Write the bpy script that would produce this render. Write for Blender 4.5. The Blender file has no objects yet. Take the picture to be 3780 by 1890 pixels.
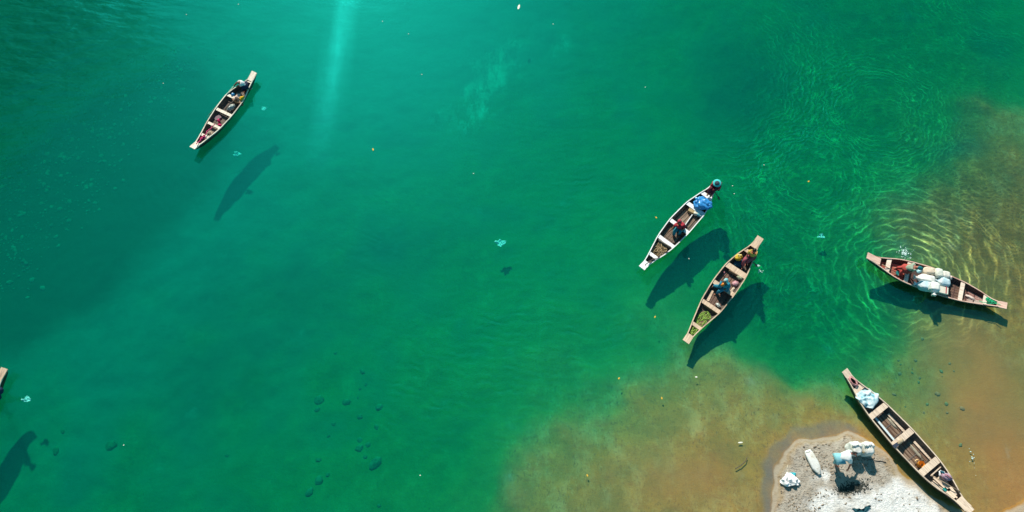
import bpy, bmesh, math, random
import numpy as np
from mathutils import Vector, Matrix
from mathutils import noise as mnoise
R = math.radians
random.seed(7)
sc = bpy.context.scene
COL = sc.collection

# ------------------------------------------------------------------ camera geometry
TILT, CAMH = 24.0, 30.0
FPX = 1890 / math.tan(R(35))
CT, ST = math.cos(R(TILT)), math.sin(R(TILT))
def W(px, py, z=0.0):
    """point of the place, at height z, that was measured at photo pixel (px, py)"""
    vx, vy = (px - 1890) / FPX, (945 - py) / FPX
    d = (vx, vy * CT + ST, vy * ST - CT)
    k = (z - CAMH) / d[2]
    return Vector((d[0] * k, d[1] * k, z))
def Wn(px, py, z=0.0):
    px = np.asarray(px, float); py = np.asarray(py, float)
    vx, vy = (px - 1890) / FPX, (945 - py) / FPX
    k = (z - CAMH) / (vy * ST - CT)
    return vx * k, (vy * CT + ST) * k
class Zoom:
    def __init__(s, x0, y0, k): s.x0, s.y0, s.k = x0, y0, k
    def px(s, x, y): return (s.x0 + x / s.k, s.y0 + y / s.k)
    def __call__(s, x, y, z=0.0): return W(s.x0 + x / s.k, s.y0 + y / s.k, z)

cd = bpy.data.cameras.new('camera'); cam = bpy.data.objects.new('camera', cd); COL.objects.link(cam)
cam.location = (0, 0, CAMH); cam.rotation_euler = (R(TILT), 0, 0)
cd.sensor_width = 36; cd.lens = 18 / math.tan(R(35)); cd.clip_end = 3000; cd.clip_start = .5
sc.camera = cam

# ------------------------------------------------------------------ light
SUN_EL, SUN_AZ = 39.0, -15.3
S = Vector((math.sin(R(SUN_AZ)) * math.cos(R(SUN_EL)), math.cos(R(SUN_AZ)) * math.cos(R(SUN_EL)), math.sin(R(SUN_EL))))
sl = bpy.data.lights.new('sun', 'SUN'); sl.energy = 4.6; sl.angle = R(1.4); sl.color = (1, .93, .82)
so = bpy.data.objects.new('sun', sl); COL.objects.link(so)
so.rotation_euler = (-S).to_track_quat('-Z', 'Y').to_euler(); so.location = S * 200
w = bpy.data.worlds.new('World'); sc.world = w; w.use_nodes = True
nt = w.node_tree; nt.nodes.clear()
sky = nt.nodes.new('ShaderNodeTexSky'); sky.sky_type = 'NISHITA'; sky.sun_disc = False
sky.sun_elevation = R(SUN_EL); sky.sun_rotation = R(SUN_AZ); sky.ozone_density = 4; sky.air_density = 1.0; sky.dust_density = .6
mul = nt.nodes.new('ShaderNodeMix'); mul.data_type = 'RGBA'; mul.blend_type = 'MULTIPLY'; mul.inputs[0].default_value = 1
mul.inputs[7].default_value = (.42, 1.0, .86, 1)
bg = nt.nodes.new('ShaderNodeBackground'); bg.inputs[1].default_value = .10
ow = nt.nodes.new('ShaderNodeOutputWorld')
nt.links.new(sky.outputs[0], mul.inputs[6]); nt.links.new(mul.outputs[2], bg.inputs[0]); nt.links.new(bg.outputs[0], ow.inputs[0])
sc.view_settings.view_transform = 'Standard'; sc.view_settings.look = 'None'
sc.view_settings.exposure = .34; sc.view_settings.gamma = 1.0
sc.cycles.use_denoising = True
sc.cycles.max_bounces = 8; sc.cycles.diffuse_bounces = 3; sc.cycles.transparent_max_bounces = 12; sc.cycles.volume_bounces = 0
sc.cycles.sample_clamp_indirect = 4.0

# ------------------------------------------------------------------ helpers
def tag(o, label=None, cat=None, group=None, kind=None):
    if label: o['label'] = label
    if cat: o['category'] = cat
    if group: o['group'] = group
    if kind: o['kind'] = kind
    return o
def base_of(bm):
    n = len(bm.verts); lo = min(v.co.z for v in bm.verts)
    return Vector((sum(v.co.x for v in bm.verts) / n, sum(v.co.y for v in bm.verts) / n, lo))
def obj(name, bm, mats, parent=None, local=False, origin=None, smooth=True):
    """bm in place coordinates -> one mesh object; a child gets its parent's frame (local=True: already in it)"""
    if not isinstance(mats, (list, tuple)): mats = [mats]
    me = bpy.data.meshes.new(name)
    if parent is None:
        o0 = origin if origin is not None else base_of(bm)
        bmesh.ops.translate(bm, verts=bm.verts, vec=-Vector(o0))
    elif not local:
        m = Matrix.LocRotScale(parent.location, parent.rotation_euler, None).inverted()
        if parent.parent is not None:
            m = m @ Matrix.LocRotScale(parent.parent.location, parent.parent.rotation_euler, None).inverted()
        bmesh.ops.transform(bm, matrix=m, verts=bm.verts)
    bmesh.ops.recalc_face_normals(bm, faces=bm.faces)
    for f in bm.faces: f.smooth = smooth
    bm.to_mesh(me); bm.free()
    for m in mats: me.materials.append(m)
    o = bpy.data.objects.new(name, me); COL.objects.link(o)
    if parent is None: o.location = o0
    else: o.parent = parent
    return o
def empty(name, loc, rz=0):
    o = bpy.data.objects.new(name, None); COL.objects.link(o); o.location = loc; o.rotation_euler = (0, 0, rz); o.empty_display_size = .2
    return o
def tube(bm, pts, rads, seg=8, mi=0, cap=True):
    pts = [Vector(p) for p in pts]
    if not isinstance(rads, (list, tuple)): rads = [rads] * len(pts)
    rings = []; up = Vector((0, 0, 1))
    for i, p in enumerate(pts):
        t = (pts[min(i + 1, len(pts) - 1)] - pts[max(i - 1, 0)])
        if t.length < 1e-7: t = Vector((0, 0, 1))
        t.normalize()
        a = t.cross(up)
        if a.length < 1e-3: a = t.cross(Vector((1, 0, 0)))
        a.normalize(); b = t.cross(a)
        rings.append([bm.verts.new(p + (a * math.cos(2 * math.pi * k / seg) + b * math.sin(2 * math.pi * k / seg)) * rads[i]) for k in range(seg)])
    for i in range(len(rings) - 1):
        for k in range(seg):
            f = bm.faces.new((rings[i][k], rings[i][(k + 1) % seg], rings[i + 1][(k + 1) % seg], rings[i + 1][k])); f.material_index = mi
    if cap:
        for r_ in (rings[0][::-1], rings[-1]):
            f = bm.faces.new(r_); f.material_index = mi
def box(bm, c, ax, ay, az, mi=0, jit=0):
    """box from centre and three half-axis vectors"""
    c, ax, ay, az = Vector(c), Vector(ax), Vector(ay), Vector(az)
    v = [bm.verts.new(c + ax * i + ay * j + az * k) for k in (-1, 1) for j in (-1, 1) for i in (-1, 1)]
    for q in ((0, 2, 3, 1), (4, 5, 7, 6), (0, 1, 5, 4), (2, 6, 7, 3), (0, 4, 6, 2), (1, 3, 7, 5)):
        f = bm.faces.new([v[i] for i in q]); f.material_index = mi
    return v
def blob(bm, c, rx, ry, rz, yaw=0, sub=2, nz=0.0, nf=3.0, seed=0, mi=0, ex=1.0, flat=None, pitch=0):
    g = bmesh.ops.create_icosphere(bm, subdivisions=sub, radius=1)
    c = Vector(c); rot = Matrix.Rotation(yaw, 3, 'Z') @ Matrix.Rotation(pitch, 3, 'Y')
    for v in g['verts']:
        p = v.co.copy()
        if ex != 1.0: p = Vector([math.copysign(abs(q) ** ex, q) for q in p])
        if nz: p *= 1 + nz * mnoise.noise(p * nf + Vector((seed * 7.3, seed * 3.1, seed)))
        if flat is not None and p.z < flat: p.z = flat + (p.z - flat) * .15
        v.co = c + rot @ Vector((p.x * rx, p.y * ry, p.z * rz))
    fs = {f for v in g['verts'] for f in v.link_faces}
    for f in fs: f.material_index = mi
    return g['verts']

# ------------------------------------------------------------------ materials
MATS = {}
def mat(name, col, rough=.65, var=.18, scale=9, stretch=(1, 1, 1), bump=.15, col2=None, wear=None, wear_amt=.5, spec=.3, sss=0):
    if name in MATS: return MATS[name]
    m = bpy.data.materials.new(name); m.use_nodes = True; N = m.node_tree.nodes; L = m.node_tree.links
    b = N['Principled BSDF']; b.inputs['Roughness'].default_value = rough; b.inputs['Specular IOR Level'].default_value = spec
    tc = N.new('ShaderNodeTexCoord'); mp = N.new('ShaderNodeMapping'); mp.inputs['Scale'].default_value = stretch
    no = N.new('ShaderNodeTexNoise'); no.inputs['Scale'].default_value = scale; no.inputs['Detail'].default_value = 6; no.inputs['Roughness'].default_value = .65
    L.new(tc.outputs['Object'], mp.inputs[0]); L.new(mp.outputs[0], no.inputs[0])
    cr = N.new('ShaderNodeValToRGB'); e = cr.color_ramp.elements
    c2 = col2 or [min(1, c * (1 + var)) for c in col]; c1 = col if col2 else [c * (1 - var) for c in col]
    e[0].position = .33; e[0].color = (*c1, 1); e[1].position = .67; e[1].color = (*c2, 1)
    L.new(no.outputs[0], cr.inputs[0]); out = cr.outputs[0]
    if wear:
        n2 = N.new('ShaderNodeTexNoise'); n2.inputs['Scale'].default_value = scale * .45; n2.inputs['Detail'].default_value = 8; n2.inputs['Roughness'].default_value = .75
        L.new(mp.outputs[0], n2.inputs[0])
        r2 = N.new('ShaderNodeValToRGB'); k = 1 - wear_amt
        r2.color_ramp.elements[0].position = max(0, .2 + .5 * k - .05); r2.color_ramp.elements[1].position = min(1, .2 + .5 * k + .06)
        L.new(n2.outputs[0], r2.inputs[0])
        mx = N.new('ShaderNodeMix'); mx.data_type = 'RGBA'; L.new(r2.outputs[0], mx.inputs[0]); L.new(out, mx.inputs[6]); mx.inputs[7].default_value = (*wear, 1)
        out = mx.outputs[2]
    L.new(out, b.inputs['Base Color'])
    if bump:
        bp = N.new('ShaderNodeBump'); bp.inputs['Strength'].default_value = bump; bp.inputs['Distance'].default_value = .02
        L.new(no.outputs[0], bp.inputs['Height']); L.new(bp.outputs[0], b.inputs['Normal'])
    MATS[name] = m
    return m
WS = (.6, 7, 7)
def wood(name, col, wear=None, amt=.4, rough=.7): return mat(name, col, rough, .22, 3.2, WS, .3, None, wear, amt)
def cloth(name, col, col2=None, var=.15): return mat(name, col, .85, var, 6, (1, 1, 1), .3, col2)
SKIN = mat('skin', (.30, .13, .075), .5, .1, 12)
SKINR = mat('skin_ruddy', (.42, .15, .10), .5, .12, 12)  # redder skin tone worn by some of the people
HAIR = mat('hair', (.018, .014, .012), .45, .3, 30)
EYE = mat('eye', (.03, .02, .02), .2, .1)

# ------------------------------------------------------------------ numeric noise for terrain
def vnoise(x, y, seed=0):
    xi = np.floor(x); yi = np.floor(y); fx = x - xi; fy = y - yi
    fx = fx * fx * (3 - 2 * fx); fy = fy * fy * (3 - 2 * fy)
    def h(a, b):
        s = np.sin(a * 127.1 + b * 311.7 + seed * 74.7) * 43758.5453
        return s - np.floor(s)
    return (h(xi, yi) * (1 - fx) + h(xi + 1, yi) * fx) * (1 - fy) + (h(xi, yi + 1) * (1 - fx) + h(xi + 1, yi + 1) * fx) * fy - .5
def fbm(x, y, o=4, seed=0):
    a, s, t = 1.0, 0, 0
    for i in range(o):
        s = s + a * vnoise(x * 2 ** i + i * 17.3, y * 2 ** i - i * 9.1, seed + i); t += a; a *= .5
    return s / t * 2
def sstep(a, b, x):
    t = np.clip((x - a) / (b - a), 0, 1); return t * t * (3 - 2 * t)
CP = [(0,0,-5.2),(-600,900,-3.4),(260,330,-3.1),(500,500,-2.4),(600,-100,-3.0),(900,650,-2.15),(850,300,-2.3),(0,900,-2.2),(100,1600,-1.75),(600,1200,-1.9),(600,1800,-1.6),(-300,1900,-1.8),
 (1200,200,-2.3),(1200,900,-1.8),(1200,1500,-1.5),(1200,1850,-1.3),(1700,300,-2.1),(1800,900,-1.5),(1700,1400,-1.15),(1780,1600,-.95),(1740,1800,-.9),(2400,300,-1.7),
 (2300,700,-1.35),(2200,1100,-1.05),(2200,1300,-.95),(2450,1120,-.8),(2550,1360,-.38),(2750,1020,-1.0),(2900,1000,-1.15),(2900,1250,-1.05),
 (2950,1410,-.62),(3100,1200,-1.05),(3080,1340,-.75),(3000,1480,-.17),(2860,1420,-.34),(2750,1390,-.30),(1900,1830,-.42),(1950,1680,-.47),(2060,1580,-.5),(2250,1540,-.47),(2330,1420,-.5),
 (2400,1280,-.75),(2500,1420,-.4),(2350,1700,-.19),(2150,1800,-.24),(2600,1600,-.11),(2650,1850,-.08),(2785,1760,-.10),(2800,1650,-.11),(2740,1700,-.13),(2910,1585,-.10),(3000,1560,-.09),
 (2900,300,-1.35),(2900,700,-1.15),(3200,200,-1.15),(3200,600,-1.0),(3150,850,-.85),(3300,820,-.5),(3300,700,-.68),(3450,500,-.8),(3500,200,-1.05),(3740,100,-1.0),(3650,380,-.5),(3740,560,-.30),(3600,660,-.38),
 (3700,800,-.20),(3420,800,-.40),(3500,880,-.24),(3200,1080,-.85),(3300,1180,-.7),(3450,1180,-.32),(3530,1180,-.22),(3700,1150,-.13),(3380,1330,-.40),(3320,1420,-.45),(3250,1500,-.25),(3230,1400,-.48),(3150,1440,-.52),
 (3600,1500,-.09),(3500,1700,-.10),(3700,1750,-.06),(3640,1860,-.03),(3900,1500,-.2),(3900,800,-.3),(3900,300,-.8),(3900,1900,0.05),
 (2845,1890,0),(2842,1800,0),(2852,1720,0),(2890,1660,0),(2950,1622,0),(3050,1600,0),(3130,1588,0),(3230,1640,0),(3330,1740,0),(3430,1820,0),(3570,1885,0),
 (2900,1800,.05),(2960,1740,.08),(3100,1800,.15),(3100,1680,.08),(3000,1660,.05),(3220,1720,.08),(3300,1860,.15),(3420,1880,.07),(3180,1630,.02),
 (3100,2300,.5),(3500,2300,.35),(2800,2300,.05),(2300,2300,-.2),(1500,2300,-1.0),(500,2300,-1.6),(4400,1500,.1),(4400,2300,.3),(4400,300,-.6),
 (0,-900,-2.8),(2000,-900,-2.4),(4000,-900,-1.2)]
cp = np.array(CP, float); cx, cy = Wn(cp[:, 0], cp[:, 1], 0.0)
_K = np.sqrt((cx[:, None] - cx[None]) ** 2 + (cy[:, None] - cy[None]) ** 2)
_A = np.block([[-_K, np.ones((len(cx), 1))], [np.ones((1, len(cx))), np.zeros((1, 1))]])
_c = np.linalg.solve(_A, np.append(cp[:, 2], 0))
def bed_smooth(x, y):
    sh = x.shape; x = x.ravel(); y = y.ravel(); o = np.full(x.shape, _c[-1])
    for i in range(len(cx)): o -= _c[i] * np.sqrt((x - cx[i]) ** 2 + (y - cy[i]) ** 2)
    return o.reshape(sh)
def bed_z(x, y):
    z = np.clip(bed_smooth(x, y), -6.5, .8); z = z + .09 * fbm(x * .9, y * .9, 4, 15) * sstep(.1, .45, -z) + .022 * fbm(x * 1.3, y * 1.3, 4, 16)
    z = np.interp(z, [-9, -2.6, -.72, -.46, 0, 9], [-8.0, -2.25, -.72, -.30, 0, 9])     # a bank edge between the shallows and the channel
    dp = np.clip(-z, 0, 3)
    z = z + (.05 + .05 * dp) * fbm(x * .45, y * .45, 4, 3) * sstep(-.02, .5, dp) + (.012 + .02 * sstep(.2, 1, dp)) * fbm(x * 2.2, y * 2.2, 3, 9) * sstep(0.02, .2, dp)
    dry = sstep(-.01, .06, z)
    z = z + dry * (.028 * fbm(x * 2.6, y * 2.6, 4, 21) + .02 * np.maximum(0, fbm(x * 7, y * 7, 2, 31)))
    return z
def ground(p): return float(bed_z(np.array([p[0]]), np.array([p[1]]))[0])
def G(px, py, dz=0.0):
    p = W(px, py, 0); 
    for _ in range(3): p = W(px, py, ground(p))
    return p + Vector((0, 0, dz))
def gz(x, y, px, py, sx, sy, rot=0):
    """soft patch of the ground: gauss around the place measured at (px,py), sizes in metres"""
    c = W(px, py, 0); dx, dy = x - c.x, y - c.y; a = R(rot)
    u = dx * math.cos(a) + dy * math.sin(a); v = -dx * math.sin(a) + dy * math.cos(a)
    return np.exp(-(u / sx) ** 2 - (v / sy) ** 2)

def axis(fine, lo, hi, flo, fhi, ff, far):
    a = list(np.arange(lo, flo, fine)) + list(np.arange(flo, fhi, ff)) + list(np.arange(fhi, hi + fine, fine))
    out = [hi + fine + (far - hi) * (k / 12) ** 2 for k in range(1, 13)]
    inn = [lo - fine - (far + lo) * (k / 12) ** 2 for k in range(12, 0, -1)]
    return np.array(inn + a + out)
gx = axis(.14, -34, 34, 9, 20, .05, 260); gy = axis(.14, -9, 34, -3.6, 1.2, .05, 260)
X, Y = np.meshgrid(gx, gy)
Z = bed_z(X, Y)
far = sstep(30, 60, np.maximum(np.abs(X), np.abs(Y - 10)))
Z = Z * (1 - far) + -2.6 * far
ny, nx = X.shape
def attr(me, name, vals):
    a = me.attributes.new(name, 'FLOAT', 'POINT'); a.data.foreach_set('value', np.ascontiguousarray(vals, dtype=np.float32).ravel())
def grid_mesh(name, X, Y, Z, fmask, attrs):
    ny, nx = X.shape; idx = np.arange(nx * ny).reshape(ny, nx)
    q = np.stack([idx[:-1, :-1], idx[:-1, 1:], idx[1:, 1:], idx[1:, :-1]], -1).reshape(-1, 4)[fmask.ravel()]
    used = np.unique(q); rm = np.full(nx * ny, -1); rm[used] = np.arange(len(used)); q = rm[q]
    co = np.stack([X, Y, Z], -1).reshape(-1, 3)[used]
    me = bpy.data.meshes.new(name); me.vertices.add(len(co)); me.vertices.foreach_set('co', co.astype(np.float32).ravel())
    me.loops.add(len(q) * 4); me.loops.foreach_set('vertex_index', q.astype(np.int32).ravel())
    me.polygons.add(len(q)); me.polygons.foreach_set('loop_start', (np.arange(len(q)) * 4).astype(np.int32)); me.polygons.foreach_set('loop_total', np.full(len(q), 4, np.int32))
    me.update(calc_edges=True); me.validate()
    me.polygons.foreach_set('use_smooth', np.ones(len(me.polygons), bool))
    for k, v in attrs.items(): attr(me, k, v.reshape(-1)[used])
    o = bpy.data.objects.new(name, me); COL.objects.link(o); return o
n1 = fbm(X * .5, Y * .5, 5, 40); n2 = fbm(X * 1.3, Y * 1.3, 4, 50)
white = np.clip(gz(X, Y, 3260, 1885, 2.2, 1.05, -12) * 1.5 + gz(X, Y, 3400, 1870, 1.0, .6, -35) + .55 * gz(X, Y, 2960, 1880, .9, .35) + .85 * n2 + .35 * n1 - .45, 0, 1)
white = sstep(.05, .45, white)
shore = [W(*p) for p in ((2830, 2050), (2845, 1900), (2842, 1800), (2852, 1720), (2890, 1660), (2950, 1622), (3050, 1602), (3130, 1590))]
sd_ = np.full(X.shape, 99.0)
for a_, b_ in zip(shore, shore[1:]):
    e_ = b_ - a_; t_ = np.clip(((X - a_.x) * e_.x + (Y - a_.y) * e_.y) / e_.length_squared, 0, 1)
    sd_ = np.minimum(sd_, np.hypot(X - a_.x - t_ * e_.x, Y - a_.y - t_ * e_.y))
mud = sstep(.54, .28, sd_ + .34 * n2 + .16 * n1) * sstep(.035, .0, Z) * (.75 + .5 * n2)
stony = np.clip(gz(X, Y, 150, 700, 5.5, 8.5, -28) * 1.15 + gz(X, Y, 550, 330, 4, 5) * .35 + .15 * n1, 0, 1); stony = sstep(.25, .6, stony)
pale = np.clip(gz(X, Y, 1830, 200, 1.6, 3.2, -30) + gz(X, Y, 1720, 350, 1.6, 1.2) + .7 * gz(X, Y, 2080, 100, .7, 1.6, -35) + .8 * n2 + .3 * n1 - .35, 0, 1); pale = sstep(.0, 1.1, pale)
rust = np.clip(gz(X, Y, 3560, 1330, 1.6, 2.6, 25) + gz(X, Y, 3700, 1650, 2.2, 3.6) * 1.0 + gz(X, Y, 2830, 1360, .35, .45) + gz(X, Y, 2960, 1470, .5, .3) + gz(X, Y, 2560, 1760, 2.2, 1.2) * .7 + .35 * n1, 0, 1)
dark = np.clip(gz(X, Y, 2750, 230, 2.3, 3.4, -20) + .7 * gz(X, Y, 3700, 120, 1.5, 2) + .8 * gz(X, Y, 3560, 530, 1.5, .6, 15) + .7 * gz(X, Y, 1050, 1020, 3.2, 2.4) + .5 * gz(X, Y, 1500, 850, 3, 2) + .5 * gz(X, Y, 700, 1350, 2.5, 3) + (.25 + .35 * sstep(.6, 1.2, -Z)) * n1 + .2 * n2, 0, 1)
dpt = np.clip(-Z, 0, 9)
algae = sstep(.5, .8, dpt) * np.clip(.75 + .5 * n1, 0, 1)
sky_tint = sstep(.0, 1.0, np.clip(gz(X, Y, 300, 500, 13, 17, 0) * 1.1 + gz(X, Y, 1500, -100, 14, 8) + .25 * n1 - .05, 0, 1)) * sstep(.7, 1.4, dpt)  # blue of the reflected sky, put into the deep bed's colour
att = dict(algae=algae, sky_tint=sky_tint, white=white, mud=mud, stony=stony, pale=pale, rust=rust, dark=dark)
fz = (Z[:-1, :-1] + Z[1:, 1:] + Z[:-1, 1:] + Z[1:, :-1]) / 4
inbank = (X[:-1, :-1] > 8) & (X[:-1, :-1] < 24) & (Y[:-1, :-1] < 3) & (Y[:-1, :-1] > -9)
bankf = (fz > 0) & inbank
bed = grid_mesh('riverbed', X, Y, Z, ~bankf, att); tag(bed, 'brown sandy riverbed seen through clear green water', 'riverbed', kind='structure')
bank = grid_mesh('sandbank', X, Y, Z, bankf, att); tag(bank, 'trampled grey sand spit with a bleached white patch', 'sandbank', kind='structure')

def ground_material():
    m = bpy.data.materials.new('river_sand'); m.use_nodes = True; N = m.node_tree.nodes; L = m.node_tree.links; b = N['Principled BSDF']
    b.inputs['Roughness'].default_value = .85; b.inputs['Specular IOR Level'].default_value = .15
    g = N.new('ShaderNodeNewGeometry')
    def noise(s, d=5, r=.6, st=(1, 1, 1)):
        mp = N.new('ShaderNodeMapping'); mp.inputs['Scale'].default_value = st; L.new(g.outputs['Position'], mp.inputs[0])
        n = N.new('ShaderNodeTexNoise'); n.inputs['Scale'].default_value = s; n.inputs['Detail'].default_value = d; n.inputs['Roughness'].default_value = r; L.new(mp.outputs[0], n.inputs[0]); return n.outputs[0]
    def ramp(f, a, b_, c0=(0, 0, 0), c1=(1, 1, 1)):
        r = N.new('ShaderNodeValToRGB'); e = r.color_ramp.elements; e[0].position = a; e[1].position = b_; e[0].color = (*c0, 1); e[1].color = (*c1, 1); L.new(f, r.inputs[0]); return r.outputs[0]
    def mixc(f, a, c, blend='MIX', k=1.0):
        x = N.new('ShaderNodeMix'); x.data_type = 'RGBA'; x.blend_type = blend
        if k != 1.0:
            mm = N.new('ShaderNodeMath'); mm.operation = 'MULTIPLY'; mm.inputs[1].default_value = k; L.new(f, mm.inputs[0]); f = mm.outputs[0]
        L.new(f, x.inputs[0])
        L.new(a, x.inputs[6])
        if isinstance(c, tuple): x.inputs[7].default_value = (*c, 1)
        else: L.new(c, x.inputs[7])
        return x.outputs[2]
    def at(n):
        a = N.new('ShaderNodeAttribute'); a.attribute_name = n; return a.outputs['Fac']
    big, mid, fine = noise(.35, 6), noise(1.6, 6, .7), noise(9, 5, .7)
    c = ramp(big, .35, .68, (.40, .20, .034), (.47, .265, .055))
    c = mixc(ramp(mid, .42, .66), c, (.27, .165, .035), k=.8)
    c = mixc(ramp(noise(.8, 6, .7, (1.4, .7, 1)), .50, .68), c, (.52, .41, .15), k=.55)
    c = mixc(ramp(noise(4.5, 6, .8, (1, .6, 1)), .58, .70), c, (.17, .11, .055), k=.55)
    c = mixc(ramp(noise(2.6, 6, .8), .56, .72), c, (.56, .44, .17), k=.6)
    c = mixc(ramp(noise(11, 5, .8, (1, .5, 1)), .54, .66), c, (.12, .075, .03), k=.75)
    c = mixc(ramp(noise(1.9, 7, .8, (.6, 1.3, 1)), .50, .66), c, (.30, .12, .03), k=.6)
    c = mixc(ramp(noise(.55, 5, .65), .44, .66), c, (.20, .165, .04), k=.5)
    c = mixc(at('rust'), c, (.46, .185, .05), k=.8)
    c = mixc(at('algae'), c, (.21, .30, .055), k=.7)
    c = mixc(at('sky_tint'), c, (.29, .325, .335), k=.85)
    c = mixc(ramp(noise(.32, 5, .6, (1, .6, 1)), .42, .66), c, mixc(at('sky_tint'), c, (.12, .14, .10), k=1.0) if 0 else c, k=1.0)
    c = mixc(at('dark'), c, (.07, .12, .06), k=.8)
    c = mixc(at('stony'), c, (.075, .115, .065), k=.9)
    c = mixc(at('pale'), c, mixc(ramp(noise(1.1, 7, .75, (1, .5, 1)), .42, .62), c, (.80, .74, .62)), k=.95)
    c = mixc(ramp(noise(1.2, 6, .75), .30, .55), c, c) if 0 else mixc(at('mud'), c, (.175, .15, .125), k=.85)
    # dry sand
    sx = N.new('ShaderNodeSeparateXYZ'); L.new(g.outputs['Position'], sx.inputs[0])
    mr = N.new('ShaderNodeMapRange'); mr.inputs[1].default_value = .004; mr.inputs[2].default_value = .05; L.new(sx.outputs[2], mr.inputs[0])
    d = ramp(noise(2.2, 7, .75), .36, .66, (.36, .305, .24), (.56, .50, .41))
    clod = noise(7.5, 6, .8, (1, 1.35, 1))
    d = mixc(ramp(clod, .535, .62), d, (.15, .115, .08), k=.85)
    d = mixc(ramp(noise(14, 4, .7), .60, .72), d, (.50, .43, .34), k=.6)
    d = mixc(at('white'), d, mixc(ramp(noise(3.2, 7, .8), .53, .66), ramp(fine, .3, .7, (.78, .76, .71), (.90, .89, .86)), (.42, .37, .30), k=.7))
    c = mixc(mr.outputs[0], c, d)
    # pale drying rim along the waterline
    rim = N.new('ShaderNodeValToRGB'); e = rim.color_ramp.elements; e[0].position = .0; e[0].color = (0, 0, 0, 1); e[1].position = 1; e[1].color = (0, 0, 0, 1)
    for p_, v_ in ((.42, 0), (.5, 1), (.62, 1), (.72, 0)):
        q = e.new(p_); q.color = (v_, v_, v_, 1)
    m2 = N.new('ShaderNodeMapRange'); m2.inputs[1].default_value = -.03; m2.inputs[2].default_value = .05; L.new(sx.outputs[2], m2.inputs[0]); L.new(m2.outputs[0], rim.inputs[0])
    c = mixc(rim.outputs[0], c, (.46, .40, .31), k=.6)
    L.new(c, b.inputs['Base Color'])
    bp = N.new('ShaderNodeBump'); mq = N.new('ShaderNodeMath'); mq.operation = 'MULTIPLY_ADD'; mq.inputs[1].default_value = .75; mq.inputs[2].default_value = .22; L.new(mr.outputs[0], mq.inputs[0]); L.new(mq.outputs[0], bp.inputs['Strength']); bp.inputs['Distance'].default_value = .06
    ad = N.new('ShaderNodeMath'); L.new(clod, ad.inputs[0]); L.new(fine, ad.inputs[1]); L.new(ad.outputs[0], bp.inputs['Height']); L.new(bp.outputs[0], b.inputs['Normal'])
    return m
GM = ground_material(); bed.data.materials.append(GM); bank.data.materials.append(GM)

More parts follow.
